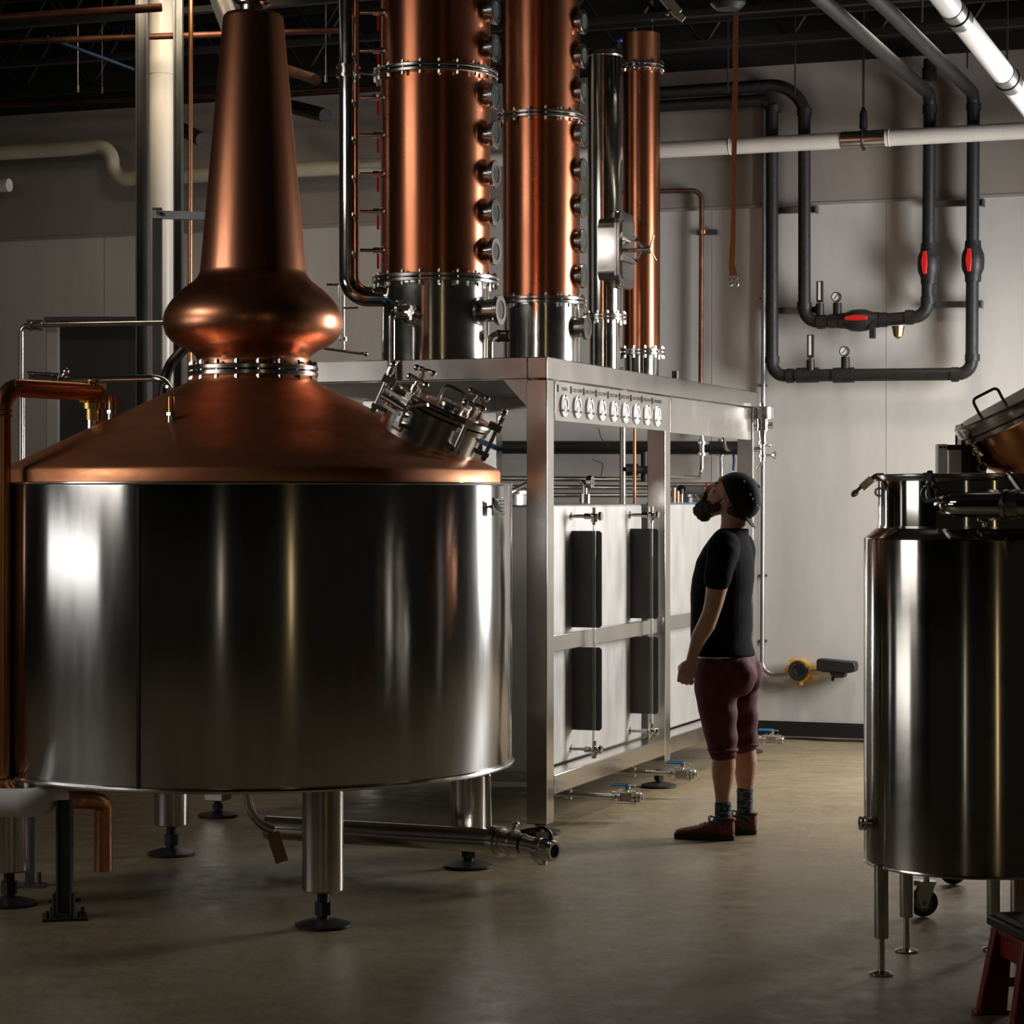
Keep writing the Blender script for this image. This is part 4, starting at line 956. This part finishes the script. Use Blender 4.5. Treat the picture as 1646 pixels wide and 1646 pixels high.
# toggle latches
def latch(px_, open_=False):
    a = (px_ - 1567) / 160.0; a = math.asin(max(-1, min(1, a))) - .192; d = V3(math.sin(a), -math.cos(a), 0); td = Z.cross(d)
    m = MB(); e = KC + d * (nr + .006)
    if open_:
        p_ = e + Z * 1.695; q1 = P(1401, 770, 8.2); q2 = P(1388, 779, 8.2); q3 = P(1372, 795, 8.2)
        m.tube([P(1420, 764, 8.2), P(1408, 764, 8.2), q1], .008, .01); m.beam(q1, P(1385, 784, 8.2), .026, .018, V3(0, 1, 0)); 
        m.torus(P(1374, 793, 8.2), V3(0, 1, .3), .012, .004, 16, 6, fr=(V3(-.7, 0, -.7), V3(.5, 0, -.5), V3(0, 1, 0)))
        m.tube([P(1384, 783, 8.2), P(1371, 795, 8.2)], .006)
        m.torus(P(1413, 791, 8.18), V3(0, 1, 0), .013, .004, 20, 6)
    else:
        m.tube([e + Z * 1.712 - d * .01, e + Z * 1.712 + d * .014, e + Z * 1.665 + d * .016], .006, .008)
        m.box(e + Z * 1.695 + d * .014, (.03, .014, .03), (td, d, Z))
        m.torus(e + Z * 1.64 + d * .008, d, .026, .005, 24, 6)
        m.beam(e + Z * 1.675 + d * .018, e + Z * 1.62 + d * .018 + td * .01, .012, .008)
    m.build('toggle_latch', M['steel'], KT)
latch(1430, True); latch(1497)
m = MB(); m.beam(P(1622, 762, 7.85), P(1642, 790, 7.80), .014, .012); m.ball(P(1622, 762, 7.85), .010); m.tube([P(1642, 790, 7.8), P(1650, 786, 7.8)], .006); m.build('toggle_latch', M['steel'], KT)
# side pipe welded to the collar with clamp
m = MB(); a_, d_ = kp(1525, nr); e0 = P(1518, 812, 7.95); e1 = P(1700, 812, 7.62)
m.tube([e0, P(1532, 811, 7.84), e1], .041, .04, 32); m.ball(P(1522, 811, 7.90), .037, (1, 1, 1), seg=20)
m.build('side_pipe', M['mirror'], KT, 50)
m = MB(); dd2 = (e1 - P(1532, 811, 7.84)).normalized()
for px_ in (1619, 1633): m.disc(P(px_, 812, 7.72), dd2, .052, .012, 32)
m.cyl(P(1612, 812, 7.73), P(1640, 812, 7.70), .047); m.beam(P(1626, 800, 7.66), P(1626, 824, 7.66), .02, .02); m.build('pipe_clamp', M['steel'], KT)
m = MB(); m.tube([P(1577, 836, 7.86), P(1583, 840, 7.83), P(1590, 838, 7.83)], .008); m.ball(P(1576, 835, 7.86), .013); m.tube([P(1583, 840, 7.83), P(1585, 846, 7.83)], .008); m.build('small_hook', M['steel'], KT)

# ------------------------------------------------------------------ tilted copper pot on a cart, behind the kettle
PT = thing('copper_pot', 'tilted round copper kettle with clamped steel lid at the right edge', 'pot', P(1650, 760, 9.4))
Yt = 9.4; ax_ = V3(-math.sin(math.radians(27)), 0, math.cos(math.radians(27)))   # lid normal leans left
lidc = P(1645, 664, Yt); 
R_l = .325
x_, y_, n_ = V3(math.cos(math.radians(27)), 0, math.sin(math.radians(27))), V3(0, 1, 0), ax_
lidc = P(1545, 706, Yt) + x_ * (R_l)
m = MB(); m.lathe([(R_l - .07, -.26), (R_l - .065, -.18), (R_l - .04, -.15), (R_l - .04, -.035), (R_l - .03, -.03)], lidc, n_, 90)
m.lathe([(0, -.95), (.2, -.92), (.38, -.80), (.47, -.62), (.475, -.50), (.42, -.36), (.33, -.28), (R_l - .07, -.255)], lidc, n_, 90)
m.build('bowl', M['copper_bright'], PT, 40)
m = MB(); m.lathe([(R_l - .04, -.035), (R_l - .005, -.033), (R_l, -.028), (R_l, -.01), (R_l - .03, -.006)], lidc, n_, 90); m.build('rim', M['steel'], PT)
m = MB(); m.lathe([(R_l - .03, -.004), (R_l + .004, -.004), (R_l + .006, .0), (R_l + .004, .038), (R_l - .004, .046), (R_l - .05, .05), (0, .07)], lidc, n_, 90)
ld = m.build('lid', M['steel'], PT)
e = P(1577, 664, Yt); m = MB(); g0 = lidc - x_ * .215 + n_ * .045; g1 = lidc - x_ * .105 + n_ * .045
m.tube([g0, g0 + n_ * .075 , g1 + n_ * .075, g1], .006, .018, 10); m.build('grip', M['dark'], ld)
m = MB(); e = lidc - x_ * (R_l - .01) - n_ * .03 - V3(0, .08, 0); m.tube([e + n_ * .02, e - n_ * .03 + x_ * .015, e - n_ * .08 - x_ * .0], .007, .01); m.torus(e - n_ * .1, V3(0, 1, 0), .017, .004); m.beam(e - n_ * .02, e - n_ * .06 + x_ * .02, .02, .01)
m.build('toggle_latch', M['steel'], PT)
m = MB(); e = P(1568, 727, Yt - .2); m.torus(e, V3(0, 1, 0), .010, .003); m.build('loop', M['steel'], PT)
# cart with column and casters
CT = thing('pot_cart', 'wheeled cart with black mast and bright aluminium profiles carrying the copper pot', 'cart', P(1580, 1450, 9.3))
m = MB(); b0_ = P(1546, 716, 9.35); m.box(V3(b0_.x + .055, 9.45, (b0_.z + .35) / 2 + .06), (.10, .12, b0_.z - .30)); 
for k in range(3): m.box(V3(b0_.x + .03 + .025 * k, 9.385, (b0_.z + .35) / 2 + .06), (.006, .012, b0_.z - .32))
m.box(V3(b0_.x + .35, 9.3, .33), (.95, .5, .05)); m.build('mast', M['dark'], CT)
for (xa, xb, dy) in ((1505, 1521, 0), (1523, 1544, .06)):
    a_ = P(xa, 714, 9.3 + dy); b_ = P(xb, 714, 9.3 + dy)
    z_ = a_.z if dy == 0 else P(xa, 716, 9.3).z
    m = MB(); m.box(V3((a_.x + b_.x) / 2, a_.y, (z_ + .36) / 2), (b_.x - a_.x, .05, z_ - .36)); m.m = 1
    if dy == 0:
        for fx_ in (.3, .7): m.cyl(V3(a_.x + (b_.x - a_.x) * fx_, a_.y - .02, z_ - .012), V3(a_.x + (b_.x - a_.x) * fx_, a_.y - .029, z_ - .012), .0055, seg=10)
    lab(m.build('aluminium_profile', [M['alu'], M['ink']], CT, bevel=.004), 'bright aluminium profile')
m = MB(); a_ = P(1521, 719, 9.33); b_ = P(1549, 719, 9.33); m.beam(a_, b_, .02, .022, V3(0, 1, 0)); m.cyl(P(1537, 700, 9.35), P(1537, 716, 9.35), .004); m.build('cross_pin', M['black'], CT)
def caster(px_, py_, Y):
    c = Pz(px_, 1487, 0); 
    zc = .058; c = V3((px_ - 823) / F * Y, Y, zc)
    m = MB(); m.lathe([(0, -.014), (.045, -.014), (.056, -.008), (.058, 0), (.056, .008), (.045, .014), (0, .014)], c, V3(.0, 1, 0), 36); m.m = 1; m.disc(c, V3(0, 1, 0), .034, .032, 30); m.disc(c, V3(0, 1, 0), .010, .05)
    w_ = m.build('caster', [M['black'], mat('grey_hub', (.12, .12, .12), .5)], CT)
    m = MB()
    for sy in (-.022, .022): m.prism([(-.012, -.02), (.012, -.02), (.045, .075), (-.015, .075), (-.03, .03)], c + V3(0, sy, 0), (V3(1, 0, 0), Z, V3(0, 1, 0)), .004)
    m.box(c + V3(.012, 0, .078), (.07, .055, .008)); m.cyl(c + V3(.012, 0, .08), c + V3(.012, 0, .25), .014); m.box(c + V3(-.03, 0, .075), (.03, .03, .02))
    m.build('fork', M['steel'], w_)
caster(1484, 1460, 9.18); caster(1532, 1425, 9.95)

# ------------------------------------------------------------------ red step stool
SX = thing('step_stool', 'dark red plastic step stool with black top at the lower right corner', 'stool', V3(1.68, 7.45, 0))
c = V3(1.735, 7.35, 0); m = MB(); ax0 = V3(.98, .17, 0).normalized(); ax1 = V3(-.17, .98, 0).normalized(); A3 = (ax0, ax1, Z)
def sp(x, y, z): return c + ax0 * x + ax1 * y + Z * z
top = .30
m.box(sp(0, 0, top - .02), (.40, .28, .05), A3)
for sx_, sy_ in ((-1, -1), (1, -1), (1, 1), (-1, 1)):
    lo_ = sp(sx_ * .205, sy_ * .14, 0); hi_ = sp(sx_ * .175, sy_ * .115, top - .02)
    hw_ = .036
    vs = []
    for q, w_ in ((lo_, .048), (hi_, .03)):
        for i, j_ in ((-1, -1), (1, -1), (1, 1), (-1, 1)): vs.append(q + ax0 * (i * w_) + ax1 * (j_ * .02))
    m.add(vs, [(3, 2, 1, 0), (4, 5, 6, 7), (0, 1, 5, 4), (1, 2, 6, 5), (2, 3, 7, 6), (3, 0, 4, 7)])
    m.box(lo_ + Z * .007, (.115, .055, .014), A3)
for sy_ in (-1, 1): m.box(sp(0, sy_ * .125, .10), (.34, .012, .03), A3)
for sy_ in (-1, 1): m.box(sp(0, sy_ * .118, .235), (.36, .014, .10), A3)
for sx_ in (-1, 1): m.box(sp(sx_ * .183, 0, .235), (.014, .25, .10), A3)
m.build('body', M['redbox'], SX, bevel=.006)
m = MB(); m.box(sp(0, 0, top + .012), (.39, .27, .02), A3, .96); m.box(sp(0, 0, top - .006), (.43, .31, .03), A3); m.build('tread', M['black'], SX, bevel=.006)
# ------------------------------------------------------------------ the man looking up at the columns
hd = math.radians(288)
MF = V3(math.sin(hd), math.cos(hd), 0); ML = V3(-MF.y, MF.x, 0)      # forward, left
if ML.y > 0: ML = -ML
MO = V3((1172 - 823) / F * 11.36, 11.36, 0)
def m3(x, y, z): return MO + MF * x + ML * y + Z * z
MA = (MF, ML, Z)
man_ = thing('person', 'man in black cap, black t-shirt and maroon shorts looking up at the columns', 'person', MO)
M['skin'] = noise_on(mat('skin', (.42, .22, .135), .5), (.38, .195, .118), (.47, .25, .16), (1, 1, 1), 14, 4)
M['hair'] = noise_on(mat('dark_hair', (.02, .012, .008), .7), (.012, .008, .006), (.04, .024, .015), (40, 40, 12), 6, 4, .3, .7, None, .6)
M['shirt'] = noise_on(mat('black_cotton', (.005, .005, .006), .9, 0, .1), (.004, .004, .005), (.007, .007, .009), (1, 1, 1), 40, 4)
M['shorts'] = noise_on(mat('maroon_twill', (.12, .008, .03), .8), (.065, .005, .015), (.10, .008, .024), (1, 1, 1), 30, 5)
M['cap'] = mat('black_cap', (.006, .006, .0065), .75, 0, .25)
M['sock'] = noise_on(mat('patterned_sock', (.02, .03, .04), .8), (.012, .014, .018), (.06, .11, .13), (9, 9, 22), 4, 0, .48, .52)
M['shoe'] = noise_on(mat('rust_canvas', (.13, .035, .02), .8), (.10, .026, .016), (.15, .042, .025), (1, 1, 1), 30, 3)
M['sole'] = mat('black_sole', (.015, .013, .012), .6)

def ell_loft(m, rings, seg=28, cap=True):
    """rings: (center, axis a (half vector), axis b (half vector))"""
    vs = []; fs = []
    for c, a, b in rings:
        for k in range(seg):
            t = 2 * pi * k / seg; vs.append(c + a * math.cos(t) + b * math.sin(t))
    for i in range(len(rings) - 1):
        for k in range(seg):
            j_ = (k + 1) % seg; q = i * seg; fs.append((q + k, q + j_, q + seg + j_, q + seg + k))
    if cap: fs.append(tuple(range(seg))[::-1]); fs.append(tuple((len(rings) - 1) * seg + k for k in range(seg)))
    m.add(vs, fs)
def limb(m, pts, seg=20):                  # pts: (x,y,z,r[,r2]) in body space
    P_ = [m3(p[0], p[1], p[2]) for p in pts]; rings = []
    for i, p in enumerate(pts):
        t = (P_[min(i + 1, len(P_) - 1)] - P_[max(i - 1, 0)]).normalized()
        a = (MF - t * MF.dot(t)).normalized(); b = t.cross(a)
        r = p[3]; r2 = p[4] if len(p) > 4 else r
        rings.append((P_[i], a * r, b * r2))
    ell_loft(m, rings, seg)
    m.ball(P_[0], pts[0][3] * .98, seg=16, rings=10); m.ball(P_[-1], pts[-1][3] * .98, seg=16, rings=10)
def remeshed(m, name, mt, parent, vox=.006, smooth=3, bumpy=None):
    o = m.build('tmp', mt, None, smooth=0)
    r_ = o.modifiers.new('r', 'REMESH'); r_.mode = 'VOXEL'; r_.voxel_size = vox; r_.use_smooth_shade = True
    s_ = o.modifiers.new('s', 'SMOOTH'); s_.iterations = smooth; s_.factor = .5
    dg = bpy.context.evaluated_depsgraph_get(); ev = o.evaluated_get(dg)
    me = D.meshes.new_from_object(ev); me.name = name
    D.objects.remove(o)
    if bumpy:
        for v in me.vertices: v.co += v.normal * bumpy(v.co)
    off = parent.location; q = parent.parent
    while q is not None: off = off + q.location; q = q.parent
    for v in me.vertices: v.co -= off
    me.polygons.foreach_set('use_smooth', [True] * len(me.polygons))
    me.materials.clear(); me.materials.append(mt)
    n = D.objects.new(name, me); COL.objects.link(n); n.parent = parent; return n

# head frame
th = math.radians(37); HS = 1.07
HC = m3(-.002, 0, 1.622)
hf = (MF * math.cos(th) + Z * math.sin(th)); hu = (Z * math.cos(th) - MF * math.sin(th))
HA = (hf, ML, hu)
def h3(f, l, u): return HC + hf * (f * HS) + ML * (l * HS) + hu * (u * HS)
b = MB()
b.ball(h3(-.012, 0, .03), .1 * HS, (1.02, .78, .92), HA, 32, 22)          # skull
b.ball(h3(.035, 0, -.015), .08 * HS, (.74, .80, 1.18), HA, 28, 18)        # face
b.ball(h3(.045, 0, -.085), .045 * HS, (.95, 1.05, .72), HA, 22, 14)       # jaw / chin
b.ball(h3(.072, 0, .045), .04 * HS, (.6, 1.25, .7), HA, 20, 12)           # forehead / brow
b.ball(h3(.087, 0, .020), .016 * HS, (.6, 2.6, .6), HA, 16, 10)           # brow ridge
b.tube([h3(.088, 0, .012), h3(.103, 0, -.010), h3(.113, 0, -.026)], [.010 * HS, .0115 * HS, .013 * HS], 0, 12)   # nose
b.ball(h3(.106, 0, -.031), .012 * HS, (.9, 1.5, .75), HA, 14, 10)
for s in (-1, 1):
    b.ball(h3(.066, s * .040, -.012), .022 * HS, (.75, .9, .7), HA, 14, 10)   # cheek
    # ear
    ec = h3(.002, s * .080, -.012)
    e1 = (hf * .93 + hu * -.2).normalized()
    b.torus(ec, ML, .021 * HS, .0065 * HS, 24, 8, math.radians(20), math.radians(330), (hf, hu * 1.35, ML))
    b.ball(ec - hf * .004, .019 * HS, (.72, .35, 1.15), HA, 14, 10)
b.ball(h3(.097, 0, -.053), .013 * HS, (.8, 1.9, .45), HA, 14, 8)          # lips
b.ball(h3(.094, 0, -.064), .013 * HS, (.8, 1.7, .45), HA, 14, 8)
# neck and torso core
limb(b, [(-.018, 0, 1.60, .062), (-.022, 0, 1.55, .060), (-.020, 0, 1.50, .060, .064), (-.014, 0, 1.45, .06, .08)])
ell_loft(b, [(m3(.025, 0, .84), MF * .10, ML * .14), (m3(.03, 0, 1.0), MF * .12, ML * .15), (m3(.025, 0, 1.2), MF * .115, ML * .16), (m3(.01, 0, 1.34), MF * .09, ML * .16), (m3(-.005, 0, 1.41), MF * .05, ML * .12), (m3(-.010, 0, 1.47), MF * .05, ML * .05)])
limb(b, [(.03, .08, .86, .07), (.04, .1, .75, .08), (.02, .105, .6, .07), (.008, .108, .47, .056), (.0, .11, .41, .055), (.002, .11, .35, .058), (.004, .11, .30, .053), (.006, .11, .22, .038), (.004, .11, .15, .034), (.004, .11, .09, .034)])
limb(b, [(.0, -.08, .86, .07), (-.02, -.1, .75, .08), (-.035, -.105, .6, .07), (-.045, -.108, .47, .056), (-.052, -.11, .41, .054), (-.055, -.11, .35, .057), (-.055, -.11, .30, .052), (-.055, -.11, .22, .038), (-.055, -.11, .15, .034), (-.052, -.11, .09, .034)])
for s in (1, -1):
    f = 1 if s > 0 else .4
    limb(b, [(-.015, s * .165, 1.39, .048), (-.01, s * .21, 1.32, .052), (.003, s * .235, 1.22, .052), (.018, s * .25, 1.13, .044), (.03, s * .255, 1.085, .041), (.052 , s * .255, 1.03, .043), (.078 * f + .01, s * .252, .97, .038), (.10 * f + .01, s * .248, .91, .029), (.118 * f + .01, s * .245, .865, .0235, .028)])
    # palm
    wx = .118 * f + .01
    pc0 = m3(wx + .004, s * .245, .855); pd = (m3(wx + .028, s * .243, .775) - m3(wx, s * .245, .865)).normalized()
    pw = (MF - pd * MF.dot(pd)).normalized(); pn = pd.cross(pw)
    if pn.dot(ML) * s > 0: pn = -pn         # points towards the thigh (palm side)
    ell_loft(b, [(pc0, pw * .024, pn * .018), (pc0 + pd * .03, pw * .038, pn * .018), (pc0 + pd * .06, pw * .043, pn * .016), (pc0 + pd * .082, pw * .040, pn * .013)], 18)
    for k, (off, L) in enumerate(((.031, .9), (.0105, 1.0), (-.0105, .94), (-.031, .76))):
        r0 = .0092 - (.001 if k == 3 else 0)
        k0 = pc0 + pd * .076 + pw * off
        k1 = k0 + (pd * .85 + pn * .5).normalized() * (.040 * L)
        k2 = k1 + (pd * .05 + pn * 1.0).normalized() * (.026 * L)
        k3 = k2 + (pn * .55 - pd * .85).normalized() * (.020 * L)
        b.tube([pc0 + pd * .05 + pw * off * .9, k0, k1, k2, k3], [r0, r0 * 1.05, r0, r0 * .92, r0 * .8], 0, 12)
        b.ball(k3, r0 * .8, seg=10, rings=8); b.ball(k1, r0 * 1.03, seg=10, rings=8); b.ball(k2, r0 * .95, seg=10, rings=8)
    t0 = pc0 + pd * .018 + pw * .022; t1 = t0 + (pd * .7 + pw * .55 + pn * .5).normalized() * .038; t2 = t1 + (pd * .85 + pn * .6 - pw * .1).normalized() * .03; t3 = t2 + (pd * .5 + pn * .8 - pw * .35).normalized() * .022
    b.tube([t0, t1, t2, t3], [.014, .0125, .011, .009], 0, 12); b.ball(t3, .009, seg=10, rings=8); b.ball(t1, .0125, seg=10, rings=8)
remeshed(b, 'body', M['skin'], man_, .0042, 3)
# eyes
for s in (-1, 1):
    e = MB(); e.ball(h3(.0785, s * .031, .004), .0098 * HS, (1, 1, 1), HA, 14, 10); e.m = 1; e.ball(h3(.0855, s * .0325, .005), .0052 * HS, (.8, 1, 1), HA, 12, 8)
    e.m = 2; e.ball(h3(.0775, s * .031, .0085), .0112 * HS, (.95, 1.02, .75), HA, 14, 10)
    e.build('eye', [M['white'], M['ink'], M['skin']], man_)
    e = MB(); e.ball(h3(.086, s * .034, .026), .009, (.7, 2.2, .45), HA, 12, 8); e.build('eyebrow', M['hair'], man_)
# beard and hair
d_ = MB()
d_.ball(h3(.058, 0, -.094), .047 * HS, (1.0, 1.0, .95), HA, 24, 16)
d_.ball(h3(.080, 0, -.108), .032 * HS, (.9, .95, 1.0), HA, 20, 14)
d_.ball(h3(.056, 0, -.128), .034 * HS, (1.1, .9, .9), HA, 20, 14)
d_.ball(h3(.082, 0, -.130), .026 * HS, (1.05, .9, .9), HA, 20, 14)
d_.ball(h3(.104, 0, -.044), .0095 * HS, (.7, 2.3, .6), HA, 16, 10)
for s in (-1, 1):
    d_.ball(h3(.042, s * .040, -.074), .032 * HS, (1.0, .62, 1.0), HA, 18, 12)
    d_.ball(h3(.018, s * .056, -.056), .022 * HS, (.9, .45, 1.4), HA, 18, 12)
    d_.ball(h3(.012, s * .064, -.02), .014 * HS, (.6, .4, 2.2), HA, 16, 10)
    d_.tube([h3(.096, s * .022, -.045), h3(.088, s * .032, -.075)], .0095, 0, 10)
rs = random.Random(3)
import mathutils.noise as mn_
remeshed(d_, 'beard', M['hair'], man_, .004, 2, lambda co: .004 * mn_.noise(co * 90) + .004 * mn_.noise(co * 200))
h_ = MB()
h_.ball(h3(-.056, 0, .0), .078 * HS, (.80, .92, 1.0), HA, 24, 16)
h_.ball(h3(-.068, 0, -.045), .05 * HS, (.6, 1.05, .9), HA, 22, 14)
remeshed(h_, 'hair', M['hair'], man_, .005, 2, lambda co: .003 * mn_.noise(co * 120))
# cap, worn backwards
capm = MB(); vs = []; fs = []
cc = h3(-.024, 0, .030); ca = th + math.radians(27); cu_ = (Z * math.cos(ca) - MF * math.sin(ca)); cf = (MF * math.cos(ca) + Z * math.sin(ca))
n1, n2 = 14, 40
for i in range(n1 + 1):
    ph = math.radians(96) * i / n1
    for k in range(n2):
        a = 2 * pi * k / n2
        rx = .114 * HS; ry = .090 * HS; rz = .108 * HS
        p = cc + cf * (rx * math.sin(ph) * math.cos(a)) + ML * (ry * math.sin(ph) * math.sin(a)) + cu_ * (rz * math.cos(ph) - (.012 if i == n1 else 0))
        vs.append(p)
for i in range(n1):
    for k in range(n2):
        j_ = (k + 1) % n2; fs.append((i * n2 + k, i * n2 + j_, (i + 1) * n2 + j_, (i + 1) * n2 + k))
fs.append(tuple(range(n2))); capm.add(vs, fs)
cap_ = capm.build('cap', M['cap'], man_, 80)
md = cap_.modifiers.new('thick', 'SOLIDIFY'); md.thickness = .004; md.offset = 1
bt = MB(); bt.disc(cc + cu_ * .116, cu_, .008, .008, 14)
bt.build('button', M['cap'], cap_)
ey = MB()
for k in range(5):
    a = math.radians(60 + 45 * k); q = cc + cf * (.118 * HS * .72 * math.cos(a)) + ML * (.092 * HS * .72 * abs(math.sin(a))) + cu_ * (.098 * HS * .70)
    n = (q - cc).normalized(); ey.torus(q + n * .003, n, .0035, .0014, 12, 5)
ey.build('eyelet', M['alu'], cap_)
# brim, hangs over the nape
vs = []; fs = []; n1, n2 = 8, 20
for i in range(n1 + 1):
    for k in range(n2 + 1):
        a = -1 + 2 * k / n2; t = i / n1
        ww = .078 * (1 - .12 * t) ; y_ = a * ww * math.sqrt(max(0, 1 - .55 * t * a * a * 1.0))
        ext = t * .062 * math.sqrt(max(0, 1 - (a * .92) ** 2))
        base = cc - cf * (.114 * math.sqrt(max(0, 1 - (a * .80) ** 2))) + cu_ * .006
        p = base + ML * y_ - cf * (ext * .95) + cu_ * (ext * .12 - .02 * a * a * t)
        vs.append(p)
for i in range(n1):
    for k in range(n2): q = i * (n2 + 1) + k; fs.append((q, q + 1, q + n2 + 2, q + n2 + 1))
bm_ = MB(); bm_.add(vs, fs); bo = bm_.build('brim', M['cap'], cap_, 80); md = bo.modifiers.new('thick', 'SOLIDIFY'); md.thickness = .003
# t-shirt
s_ = MB()
ell_loft(s_, [(m3(.028, 0, .872), MF * .146, ML * .192), (m3(.036, 0, .95), MF * .146, ML * .19), (m3(.040, 0, 1.05), MF * .147, ML * .187), (m3(.038, 0, 1.15), MF * .146, ML * .19), (m3(.030, 0, 1.24), MF * .147, ML * .198), (m3(.018, 0, 1.33), MF * .134, ML * .205), (m3(.006, 0, 1.39), MF * .112, ML * .20), (m3(-.004, 0, 1.435), MF * .088, ML * .165), (m3(-.014, 0, 1.462), MF * .078, ML * .12), (m3(-.026, 0, 1.480), MF * .068, ML * .085)], 36)
for s in (1, -1): limb(s_, [(-.013, s * .15, 1.395, .078), (-.012, s * .19, 1.365, .078), (-.006, s * .228, 1.30, .069), (.001, s * .245, 1.245, .067)], 24)
def folds(co):
    p = co - MO; x = p.dot(MF); y = p.dot(ML); z = p.z
    v = .0045 * mn_.noise(V3(x * 6 + 3, y * 6, z * 9)) 
    if z < 1.15 and x < .02: v += .006 * math.sin((z * 42 + x * 36 + 2.5 * mn_.noise(co * 5))) * max(0, min(1, (1.15 - z) * 5)) * max(0, min(1, (.02 - x) * 10))
    return v
remeshed(s_, 't_shirt', M['shirt'], man_, .007, 3, folds)
m = MB(); 
ell_loft(m, [(m3(.022, 0, .852), MF * .137, ML * .176), (m3(.024, 0, .885), MF * .138, ML * .178)], 36)
lab(m.build('undershirt', M['white'], man_, 60), 'white undershirt hem showing at the back')
# shorts
s_ = MB()
ell_loft(s_, [(m3(.022, 0, .868), MF * .140, ML * .178), (m3(.020, 0, .82), MF * .148, ML * .185), (m3(.015, 0, .76), MF * .145, ML * .185), (m3(.01, 0, .71), MF * .11, ML * .15)], 36)
s_.ball(m3(-.065, .075, .775), .088, (.95, 1, 1.1), MA); s_.ball(m3(-.07, -.075, .775), .088, (.95, 1, 1.1), MA)
limb(s_, [(.035, .085, .80, .115), (.040, .095, .71, .106), (.034, .10, .62, .094), (.020, .105, .53, .082), (.010, .108, .455, .071), (.006, .11, .425, .070)], 24)
limb(s_, [(-.015, -.085, .80, .11), (-.02, -.095, .71, .10), (-.03, -.10, .62, .088), (-.040, -.105, .53, .078), (-.047, -.108, .46, .069), (-.050, -.11, .432, .068)], 24)
def folds2(co):
    p = co - MO; x = p.dot(MF); z = p.z
    v = .004 * mn_.noise(co * 11)
    v += .005 * math.sin(z * 55 + x * 30 + 3 * mn_.noise(co * 6)) * max(0, min(1, (.06 - x) * 10)) * .8
    return v
remeshed(s_, 'shorts', M['shorts'], man_, .007, 3, folds2)
for s, cx in ((1, .006), (-1, -.050)):
    m = MB(); c = m3(cx, s * .11, .430 if s > 0 else .436); m.torus(c, Z, .067, .0085, 36, 8); m.build('cuff', M['shorts'], man_)
# pocket seam
# socks and shoes
for s, cx, hgt in ((1, .004, .165), (-1, -.054, .215)):
    m = MB(); limb(m, [(cx, s * .11, hgt, .041), (cx + .001, s * .11, hgt - .02, .039), (cx + .001, s * .11, .12, .039), (cx, s * .11, .07, .042)], 20)
    m.build('sock', M['sock'], man_, 60)
    rings = []
    for x, hw_, zc, hz in ((-.056, .012, .058, .030), (-.050, .026, .060, .040), (-.03, .034, .062, .050), (0, .037, .064, .056), (.03, .037, .058, .048), (.07, .040, .048, .034), (.12, .045, .040, .026), (.17, .046, .035, .021), (.205, .038, .031, .017), (.225, .024, .028, .013), (.232, .010, .026, .009)):
        rings.append((m3(cx + x, s * .115, zc), Z * hz, ML * hw_))
    m = MB(); ell_loft(m, rings, 24)
    m.tube([m3(cx - .035, s * .11, .10), m3(cx - .036, s * .11, .108)], .03)
    sh = remeshed(m, 'shoe', M['shoe'], man_, .005, 2)
    poly = []
    for k in range(40):
        a = 2 * pi * k / 40; t = math.cos(a); x = .09 + .148 * t; wv = (.040 + .008 * t) * abs(math.sin(a)) ** .6 * (1 if math.sin(a) >= 0 else -1)
        poly.append((x, wv))
    m = MB(); m.prism(poly, m3(cx, s * .115, .014), (MF, ML, Z), .026); m.build('sole', M['sole'], sh, bevel=.003)
    m = MB()
    for k in range(5):
        x = .042 + .022 * k; z_ = .100 - .0085 * k
        m.tube([m3(cx + x, s * .115 - .026, z_ - .016), m3(cx + x + .004, s * .115, z_), m3(cx + x, s * .115 + .026, z_ - .016)], .0035, .01, 6)
    m.torus(m3(cx + .045, s * .115 + .022, .098), V3(.2, -1, .3), .014, .003, 16, 5); m.torus(m3(cx + .062, s * .115 - .018, .096), V3(.3, -1, .3), .014, .003, 16, 5)
    m.build('lace', M['ink'], sh)
e = MB(); e.ring(h3(.004, .086, -.038), ML, .0075, .0035, .006, 16); e.build('ear_plug', M['ink'], man_)
